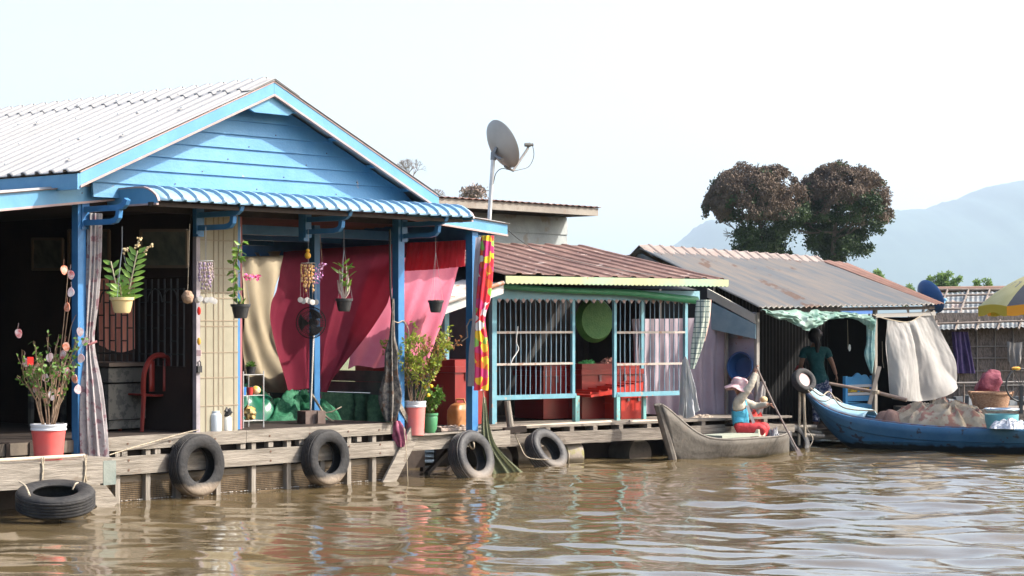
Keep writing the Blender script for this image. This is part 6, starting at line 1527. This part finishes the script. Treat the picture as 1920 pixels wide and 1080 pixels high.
rc=random.Random(12)
def bigtree(label,Y,trunk,cx,cy,rx,ry,low,seed,n):
    rnd=random.Random(seed); k_=Y/FPX; base=D(trunk[0][0],600,Y); base.z=0
    t=thing('tree',label,'tree',base,'pair of tall creeper covered trees')
    pts=[base]+[D(x,y,Y) for x,y in trunk]; b=B(); b.tube([polyline(pts,i/14) for i in range(15)],[.24*(1-.055*i) for i in range(15)],9)
    ends=[]
    def rec(p,d,l,r,n_):
        q=p+d*l; m_=lerp(p,q,.5)+V([rnd.uniform(-.1,.1)*l for _ in range(3)]); b.tube([p,m_,q],[r,r*.8,r*.6],5)
        if n_: 
            for _ in range(3): rec(q,(d+V((rnd.uniform(-.8,.8),rnd.uniform(-.8,.8),rnd.uniform(-.2,.7)))).normalized(),l*.72,r*.6,n_-1)
    for q in range(8):
        p=polyline(pts,rnd.uniform(.55,.98)); rec(p,V((rnd.uniform(-1,1),rnd.uniform(-1,1),rnd.uniform(.0,.7))).normalized(),.85,.08,3)
    b.out('trunk',mat('bark',(.09,.07,.055),(.14,.11,.09),6,.9,bump=.4),t)
    lb=B(); vb=B(); C_=D(cx,cy,Y); RX=rx*k_; RZ=ry*k_
    def put(tb,q,hang,l):
        d=V((rnd.uniform(-1,1),rnd.uniform(-1,1),rnd.uniform(-1,1)-hang)).normalized(); x=d.orthogonal().normalized(); a=rnd.uniform(0,6.28); x=x*math.cos(a)+d.cross(x)*math.sin(a)
        k=len(tb.v); tb.v+=[q,q+d*l*.5+x*l*.28,q+d*l,q+d*l*.5-x*l*.28]; tb.f.append((k,k+1,k+2,k+3))
    c=0
    while c<n:
        p=V((rnd.uniform(-1.1,1.1),rnd.uniform(-1.1,1.1),rnd.uniform(-.26,1.1))); L_=p.length
        if L_<.2: continue
        u_=p/L_; R_=1+.09*nz(u_*2.6+V((seed,0,0)))+.07*nz(u_*6+V((seed,3,0)))+.05*nz(u_*13)
        if L_>R_ or rnd.random()>(L_/R_)**1.5: continue
        if p.z<-.12 and abs(nz(p*3+V((seed,0,0))))+.15*rnd.random()<.10-p.z*.25: continue
        g=nz(p*2.4+V((seed,0,5)))+.6*nz(p*5.5)
        if g<-.16+(.22 if p.z<.1 else 0): continue
        q=C_+V((p.x*RX,p.y*RX,p.z*RZ)); br=nz(p*1.7+V((0,seed,0)))+.5*nz(p*5)+p.z*.55+.22+rnd.uniform(-.12,.12)
        if br>.12 and L_>.6: put(vb,q,1.0,.135)
        else: put(lb,q,0,.17)
        c+=1
    for (x,y,r) in low:
        c3=D(x,y,Y+rnd.uniform(-1,1)); 
        for q in range(int(r*r*5)):
            p=V((rnd.gauss(0,.42),rnd.gauss(0,.42),rnd.gauss(0,.42)))
            if nz(p*3.5+c3)<-.02: continue
            put(lb,c3+p*r*k_*1.25,0,.17)
    lb.out('crown',M_tl,t,fix=False,smooth=False); vb.out('creeper',M_vn,t,fix=False,smooth=False)
bigtree('round crowned tree with brown creeper, left one of the tall pair',110,[(1432,520),(1430,470),(1425,420),(1418,360)],1417,392,103,86,
 [(1400,436,20),(1430,445,24),(1458,440,22),(1395,460,17),(1420,472,24),(1445,470,20),(1385,440,9),(1470,425,18),(1490,415,15),(1378,468,5),(1462,468,12),(1405,480,15),(1480,476,6),(1388,484,6)],4,40000)
bigtree('round crowned tree with brown creeper, right one of the tall pair',112,[(1566,520),(1562,480),(1565,430),(1572,360)],1578,394,95,92,
 [(1530,430,18),(1550,440,24),(1575,445,24),(1600,440,20),(1540,465,18),(1565,470,22),(1590,462,18),(1618,438,13),(1640,425,12),(1520,455,12),(1555,487,14),(1575,487,12),(1612,468,12),(1625,470,8),(1632,462,6),(1510,420,12),(1500,408,12),(1652,432,6)],8,38000)
M_lg=mat('leaf_light',(.15,.25,.06),(.24,.34,.10),1.5,.6,trans=.35)
G='light green trees on the far bank'
tree('light green tree above the rusty sheet of the hut roof',150,[(1630,600),(1630,560),(1630,540)],ragged([(1622,514,13),(1640,520,11),(1656,522,8),(1612,525,10),(1630,535,14),(1650,540,12)],1),M_lg,.17,5.5,1,G,tr=.1)
tree('small light green tree just left of the blue dish',150,[(1705,600),(1703,560)],ragged([(1702,542,10),(1712,548,9),(1695,550,8),(1703,556,14)],2),M_lg,.17,5.5,2,G,tr=.1)
tree('light green tree right of the blue dish, tallest above the bamboo roof',150,[(1765,600),(1770,560),(1772,535)],ragged([(1748,522,9),(1773,516,11),(1768,535,14),(1790,532,11),(1756,540,12),(1798,524,6),(1782,545,12),(1745,540,10)],3),M_lg,.17,5.5,3,G,tr=.12)
tree('light green tree between the tallest green tree and the parasol',150,[(1845,600),(1843,560)],ragged([(1838,538,11),(1850,532,9),(1828,545,9),(1860,545,9),(1845,552,14)],4),M_lg,.17,5.5,5,G,tr=.1)
# bare/brown trees behind the blue house
def twig(label,Y,x,y,hpx,seed,leaf=0,wpx=20):
    rnd=random.Random(seed); base=D(x,600,Y); base.z=0; t=thing('bare_tree',label,'tree',base,'bare trees behind the houses'); b=B(); lf=B()
    b.tube([base,D(x,y+hpx*.7,Y)],[.12,.06],7)
    def rec(p,d,l,r,n):
        q=p+d*l; b.tube([p,q],[r,r*.6],4)
        if leaf: leafball(lf,q,.25,.25,.2,leaf,.12,rnd,0)
        if n:
            for k in range(3): rec(q,(d+V([rnd.uniform(-.7,.7) for _ in range(3)])).normalized(),l*.75,r*.6,n-1)
    u_=hpx*Y/FPX
    for k in range(5): rec(D(x,y+hpx*.7,Y),V((rnd.uniform(-.6,.6)*wpx/20,rnd.uniform(-.5,.5),1)).normalized(),u_*.26,.035,4)
    b.out('trunk',mat('twig_bark',(.26,.21,.18),None,3,.9),t)
    if leaf: lf.out('crown',mat('dry_leaf',(.26,.19,.16),(.32,.25,.21),2,.9),t,fix=False,smooth=False)
twig('thin bare treetop showing behind the right slope of the blue gable',80,772,300,60,3,0,26)
twig('brown bushy treetop behind the flat roofed grey house',90,890,356,36,5,3)
twig('small bare treetop low behind the gable end',80,818,356,34,8,0)

# ================================================================ haze
b=B(); b.hexa([(-8200,-60,-3),(8200,-60,-3),(8200,12100,-3),(-8200,12100,-3),(-8200,-60,680),(8200,-60,680),(8200,12100,680),(-8200,12100,680)])
m=bpy.data.materials.new('haze_air'); m.use_nodes=True; N=m.node_tree.nodes; L=m.node_tree.links; N.remove(N['Principled BSDF'])
pv=N.new('ShaderNodeVolumePrincipled'); pv.inputs['Color'].default_value=(.70,.86,1,1); pv.inputs['Density'].default_value=.00013; pv.inputs['Anisotropy'].default_value=.2
L.new(pv.outputs[0],N['Material Output'].inputs['Volume'])
b.out('haze',m,kind='stuff',base=(0,0,0),smooth=False)
